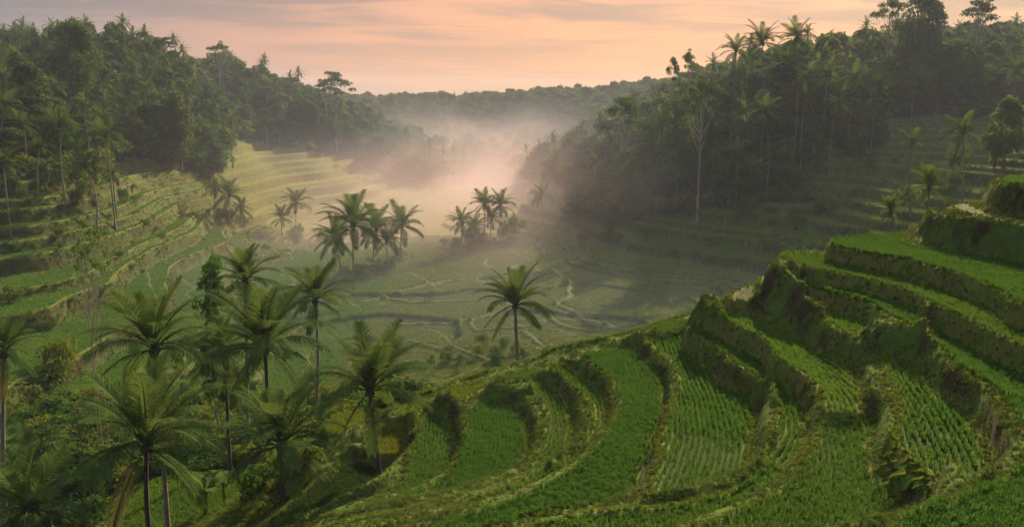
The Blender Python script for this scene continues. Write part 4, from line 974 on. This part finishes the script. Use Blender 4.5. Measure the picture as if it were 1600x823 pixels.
# far ridge closing the valley
n = 3200; y_ = rng.uniform(430, 760, n); x_ = rng.uniform(-.34, .4, n) * y_; gg = ground(x_, y_)[0]
m = ~(inside(FOREST_L, x_, y_) | inside(FOREST_R, x_, y_))
scatter('ridge_forest', np.c_[x_, y_, gg][m], rng.uniform(.5, 1.35, m.sum()), G_FOR, 4, 'wooded ridge closing the valley under the orange sky', 'forest', .05)

g3 = Geo(); g3.tube([(0, 0, -1), (.2, 0, 5), (0, 0, 11.5)], [.3, .22, .15], 5); nv = len(g3.V); cm_ = CROWNS[1]
rm = bpy.data.meshes.new('ridge_palm'); rm.from_pydata(g3.V + [(v.co.x, v.co.y, v.co.z + 11.5) for v in cm_.vertices], [], [tuple(f) for f in g3.F] + [tuple(v + nv for v in p_.vertices) for p_ in cm_.polygons]); rm.update(); rm.materials.append(L_PALM)
n = 300; y_ = rng.uniform(430, 720, n); x_ = rng.uniform(-.3, .38, n) * y_; gg = ground(x_, y_)[0]
scatter('ridge_palms', np.c_[x_, y_, gg], rng.uniform(.5, .9, n), scatter_group('scatter_ridge_palm', [bpy.data.objects.new('ridge_palm', rm)]), 1, 'small palms scattered along the far wooded ridge', 'forest', .05)

# scrub filling the overgrown places: forest floor, pockets between terraces, the gully
G_SCRUB = scatter_group('scatter_scrub', [bpy.data.objects.new('scrub_bush', leaf_cloud('scrub_leaves', [(rng.normal(0, .7), rng.normal(0, .7), rng.uniform(.2, 1.2), rng.uniform(.4, .8), .5) for _ in range(9)], 520, .15, lm_, rng)) for lm_ in (L_MID, L_DARK, L_FRESH, L_OLIVE, L_DARK, L_LIME)])
def scrub(name, label, n, test, d0, d1, u0, u1, s0, s1):
    y = rng.uniform(d0, d1, n); x = rng.uniform(u0, u1, n) * y; g_ = ground(x, y); m = test(x, y, g_)
    scatter(name, np.c_[x, y, g_[0] - .1][m], rng.uniform(s0, s1, m.sum()), G_SCRUB, 6, label, 'scrub', .1)
def tr_field(x, y):
    i, j = cell(x, y); return (x > RX0) & (x < RX1) & (y < RY1) & (isf[i, j] | free[i, j])
scrub('left_undergrowth', 'tangled undergrowth beneath the left forest', 2600, lambda x, y, g_: (g_[3] > .9) & (x < 0), 165, 330, -.66, -.05, 1.4, 3.2)
scrub('right_undergrowth', 'tangled undergrowth beneath the right forest', 2600, lambda x, y, g_: (g_[3] > .9) & (x > 0), 185, 320, .04, .66, 1.4, 3.2)
scrub('terrace_scrub', 'dark scrub in overgrown pockets between the terraces', 5200, lambda x, y, g_: (g_[3] > .3) & (g_[3] < .9) & (rng.random(len(x)) < .6), 78, 320, -.64, .5, .5, 1.5)
scrub('gully_undergrowth', 'dense mixed undergrowth filling the gully below the left palms', 1500, lambda x, y, g_: ~tr_field(x, y) & (x < -.1 * y) & (fbm(x, y, 9, 2) > -.12), 52, 98, -.56, -.12, .5, 1.5)
scrub('bank_scrub', 'small weeds and bushes scattered along the valley terrace banks', 5000, lambda x, y, g_: (~tr_field(x, y)) & (g_[1] < .01) & (g_[2] < .3) & (g_[3] < .3) & (y > 84) & (rng.random(len(x)) < .35), 84, 230, -.62, .5, .3, .8)

# undergrowth: shrubs along the gully and forest feet
def shrubs(pxs, label, group):
    for px, py, s_ in pxs:
        p = seen(px, py)
        if p is None or (px > 520 and p[1] < 80): continue
        v = int(rng.integers(0, 5)); tree('shrub', p[0], p[1], p[2] + s_ * rng.uniform(.6, 1.2), s_ * rng.uniform(1., 1.7), label, group=group, var=v, z0=p[2])
gul = [(rng.uniform(120, 500), rng.uniform(600, 800), rng.uniform(1.2, 2.6)) for _ in range(46)]
gul = [q for q in gul if not (200 < q[0] < 400 and q[1] > 735)]
shrubs(gul, 'leafy bush in the overgrown gully under the left palms', 'bushes in the gully under the left palms')
shrubs([(rng.uniform(0, 200), rng.uniform(285, 330), rng.uniform(1.5, 3)) for _ in range(22)], 'leafy bush on the slope below the left forest', 'bushes on the slope below the left forest')
shrubs([(rng.uniform(880, 1010), rng.uniform(330, 385), rng.uniform(2, 4)) for _ in range(26)], 'leafy bush on the hump below the right forest', 'bushes on the hump below the right forest')
shrubs([(rng.uniform(1010, 1290), rng.uniform(290, 345), rng.uniform(2.5, 4.5)) for _ in range(26)], 'dark bush along the foot of the right forest', 'bushes along the foot of the right forest')
shrubs([(rng.uniform(640, 860), rng.uniform(540, 610), rng.uniform(1.2, 2.4)) for _ in range(16)], 'bush on the slope behind the front crest', 'bushes on the slope behind the front crest')
shrubs([(rng.uniform(0, 150), rng.uniform(370, 400), rng.uniform(1, 2)) for _ in range(8)], 'bush on the edge of the upper left terraces', 'bushes on the upper left terraces')
shrubs([(x_ + rng.normal(0, 9), y_ + rng.normal(0, 5), rng.uniform(1.5, 3.6)) for x_, y_ in [(530, 430), (552, 440), (585, 425), (605, 420), (626, 405), (440, 368), (462, 372), (340, 345), (360, 350), (376, 350), (350, 348), (722, 392), (745, 390), (768, 388), (785, 385), (757, 388), (910, 345), (934, 345), (700, 395), (520, 425)] for _q in range(2)],
       'bush at the foot of the misty valley palms', 'bushes at the foot of the valley palms')
# banana plants
def banana_leaf(seed, e0):
    r = np.random.default_rng(seed); g2 = Geo(); n = 7; p = np.zeros(3); P_ = []
    for i in range(n + 1):
        f = i / n; e = R(e0) - R(85) * f ** 1.3; P_.append(p.copy()); p = p + np.array([math.cos(e), 0, math.sin(e)]) * 2.1 / n
    for i in range(n):
        w0, w1 = [.04, .1, .26, .31, .31, .27, .18, .02][i:i + 2]; a, b = P_[i], P_[i + 1]
        for s_ in (-1, 1):
            g2.quad(a, b, b + (0, s_ * w1, .07 * w1 - .05), a + (0, s_ * w0, .07 * w0 - .05))
    return g2.mesh('leaf', L_BANANA)
BL = [banana_leaf(i, e) for i, e in enumerate((82, 66, 52, 40))]
g2 = Geo(); g2.tube([(0, 0, -.2), (0, 0, .8), (.05, 0, 1.6)], [.16, .13, .08], 8); BST = g2.mesh('stem', L_BANANA, True)
for px, py, s_, lab in [(322, 806, 1.1, 'banana plant at the lower edge of the plot behind the twin trunks'), (352, 792, .9, 'smaller banana plant right of the lower one'), (185, 742, 1.0, 'banana plant left of the twin trunks'), (165, 762, .8, 'small banana plant lowest on the left bank'),
                        (318, 715, .9, 'pale banana plant above the small plot'), (205, 728, .9, 'banana plant touching the twin trunks'), (140, 790, 1.1, 'banana plant beside the corner palm'), (455, 745, 1.0, 'banana plant at the foot of the dark trunk')]:
    p = seen(px, py)
    if p is None: continue
    o = thing('banana_plant', tuple(p), lab, 'banana plant', None, rng.uniform(0, 6), (s_,) * 3); part('stem', BST, o)
    for k in range(8): part('leaf', BL[k % 4], o, (.03, 0, 1.5), (rng.normal(0, .1), 0, k * 2.4 + rng.normal(0, .2)))

TL = []
for i in range(3):
    g2 = Geo(); r = np.random.default_rng(60 + i); e = R(60 - 18 * i); st = np.array([math.cos(e), 0, math.sin(e)]) * .55
    g2.tube([(0, 0, 0), st * .5, st], [.012, .01, .006], 4); dn = np.array([.32, 0, -.16]); L_ = st; wv = np.array([0, .17, .03])
    g2.quad(L_ - dn * .25, L_ + wv - dn * .2, L_ + dn, L_ - dn * .0); g2.quad(L_ - dn * .25, L_, L_ + dn, L_ - wv * (1, 1, -1) - dn * .2); TL.append(g2.mesh('leaf', L_LIME if i == 0 else L_BANANA))
for px, py, s_ in [(1392, 705, .9), (1378, 718, .8), (1405, 722, .9), (1418, 735, .8), (1396, 738, .7), (1430, 748, .9), (1412, 752, .8), (1425, 768, 1.3), (1440, 760, .9), (1408, 772, 1.0), (1450, 770, .9), (1385, 690, .7)]:
    p = seen(px, py)
    if p is None: continue
    o = thing('taro_plant', tuple(p), 'small broad leaved weed in the dark pit below the fan shaped terrace', 'weed', 'broad leaved weeds in the dark pit', rng.uniform(0, 6), (s_,) * 3)
    for k in range(5): part('leaf', TL[k % 3], o, (0, 0, 0), (rng.normal(0, .15), 0, k * 1.26 + rng.normal(0, .2)))

# name every look-alike by its rank along its row, so that each can be pointed at
ORD = ['leftmost', 'second from left', 'third from left', 'fourth from left', 'fifth from left', 'sixth from left', 'seventh from left', 'eighth from left', 'ninth from left', 'tenth from left',
       'eleventh from left', 'twelfth from left', 'thirteenth from left', 'fourteenth from left', 'fifteenth from left', 'sixteenth from left', 'seventeenth from left', 'eighteenth from left', 'nineteenth from left', 'twentieth from left',
       'twenty-first from left', 'twenty-second from left', 'twenty-third from left', 'twenty-fourth from left', 'twenty-fifth from left', 'twenty-sixth from left', 'twenty-seventh from left', 'twenty-eighth from left']
def rank_labels():
    by = {}
    for o in sc.objects:
        if o.get('category') and o.get('kind') is None and o.parent is None: by.setdefault(o['label'], []).append(o)
    for lab, os_ in by.items():
        n_ = len(os_)
        if n_ < 2: continue
        os_.sort(key=lambda o: o.location.x / o.location.y)
        for i, o in enumerate(os_):
            w_ = ORD[min(i, 27)] if i <= n_ // 2 else ORD[min(n_ - 1 - i, 27)].replace('leftmost', 'rightmost').replace('from left', 'from right')
            o['label'] = lab + ', ' + w_
rank_labels()

# ------------------------------------------------------------------ haze and the mist lying in the valley
def vol_box(name, lo, hi, mat):
    V_ = np.array([(x, y, z) for x in (lo[0], hi[0]) for y in (lo[1], hi[1]) for z in (lo[2], hi[2])])
    Q_ = np.array([(0,1,3,2),(4,6,7,5),(0,4,5,1),(2,3,7,6),(0,2,6,4),(1,5,7,3)])
    return link(bpy.data.objects.new(name, mesh_np(name, V_, Q_, mat, False)))
m, t = mat_new('haze_air')
v = t.n('ShaderNodeVolumePrincipled', Color=C4(.66, .74, .9), Density=.00014, Anisotropy=.1)
t.n('ShaderNodeOutputMaterial', Volume=v.outputs[0])
zmin = float(V[:, 2].min()) - 1.5
o = vol_box('haze', (-3200, -60, zmin), (3200, 3600, 62), m); o['kind'] = 'stuff'
m, t = mat_new('valley_mist')
P_ = t.n('ShaderNodeNewGeometry').outputs['Position']
s3 = t.n('ShaderNodeSeparateXYZ', Vector=P_)
mp = t.n('ShaderNodeMapping', Vector=P_, Scale=(1, .55, 2.2), Rotation=(0, 0, .3))
nz = t.noise(mp.outputs[0], .015, 5, .62, .9)
top = t.rng(s3.outputs[2], -42.0, 2.0, 1.0, 0.0)
ends = t.math('MULTIPLY', t.rng(s3.outputs[1], 110, 290, 0, 1), t.rng(s3.outputs[1], 480, 680, 1, 0))
sidew = t.math('MULTIPLY', t.rng(t.math('ADD', s3.outputs[0], t.math('MULTIPLY', s3.outputs[1], .12)), -50, 26, 0.0, 1), t.rng(s3.outputs[0], 4, 58, 1, 0.0))
dens = t.math('MULTIPLY', t.math('MULTIPLY', top, ends), t.math('MULTIPLY', sidew, t.rng(nz, .34, .68)))
air = t.math('MULTIPLY', t.math('MULTIPLY', t.rng(s3.outputs[1], 85, 260, 0.0, 1.0), t.rng(s3.outputs[1], 300, 560, 1.0, .35)), t.rng(s3.outputs[2], -38, 26, .00062, .0003))
v = t.n('ShaderNodeVolumePrincipled', Color=t.mix(t.math('MAXIMUM', t.rng(dens, .0, .25), t.math('MULTIPLY', t.rng(s3.outputs[2], -8, -26), t.math('MULTIPLY', t.rng(s3.outputs[1], 130, 230), t.rng(s3.outputs[0], 50, 0)))), t.mix(t.rng(s3.outputs[1], 330, 480), C4(.60, .71, .90), C4(.72, .70, .74)), C4(.93, .77, .78)), Density=t.math('ADD', t.math('MULTIPLY', dens, .0095), t.math('ADD', t.math('ADD', air, t.math('MULTIPLY', t.math('MULTIPLY', t.rng(s3.outputs[2], -36, -6, .0028, 0), t.rng(s3.outputs[1], 185, 300, 0, 1)), t.math('MULTIPLY', t.rng(s3.outputs[0], -150, -90, 0, 1), t.rng(s3.outputs[0], 0, 60, 1, 0)))), t.math('MULTIPLY', t.math('MULTIPLY', t.rng(s3.outputs[2], -38, -27, 1, 0), t.rng(s3.outputs[1], 95, 150, 0, 1)), t.rng(nz, .3, .6, .0015, .0055)))), Anisotropy=.05)
t.n('ShaderNodeOutputMaterial', Volume=v.outputs[0])
o = vol_box('mist', (-330, 84, zmin + .5), (330, 700, 42), m); o['kind'] = 'stuff'
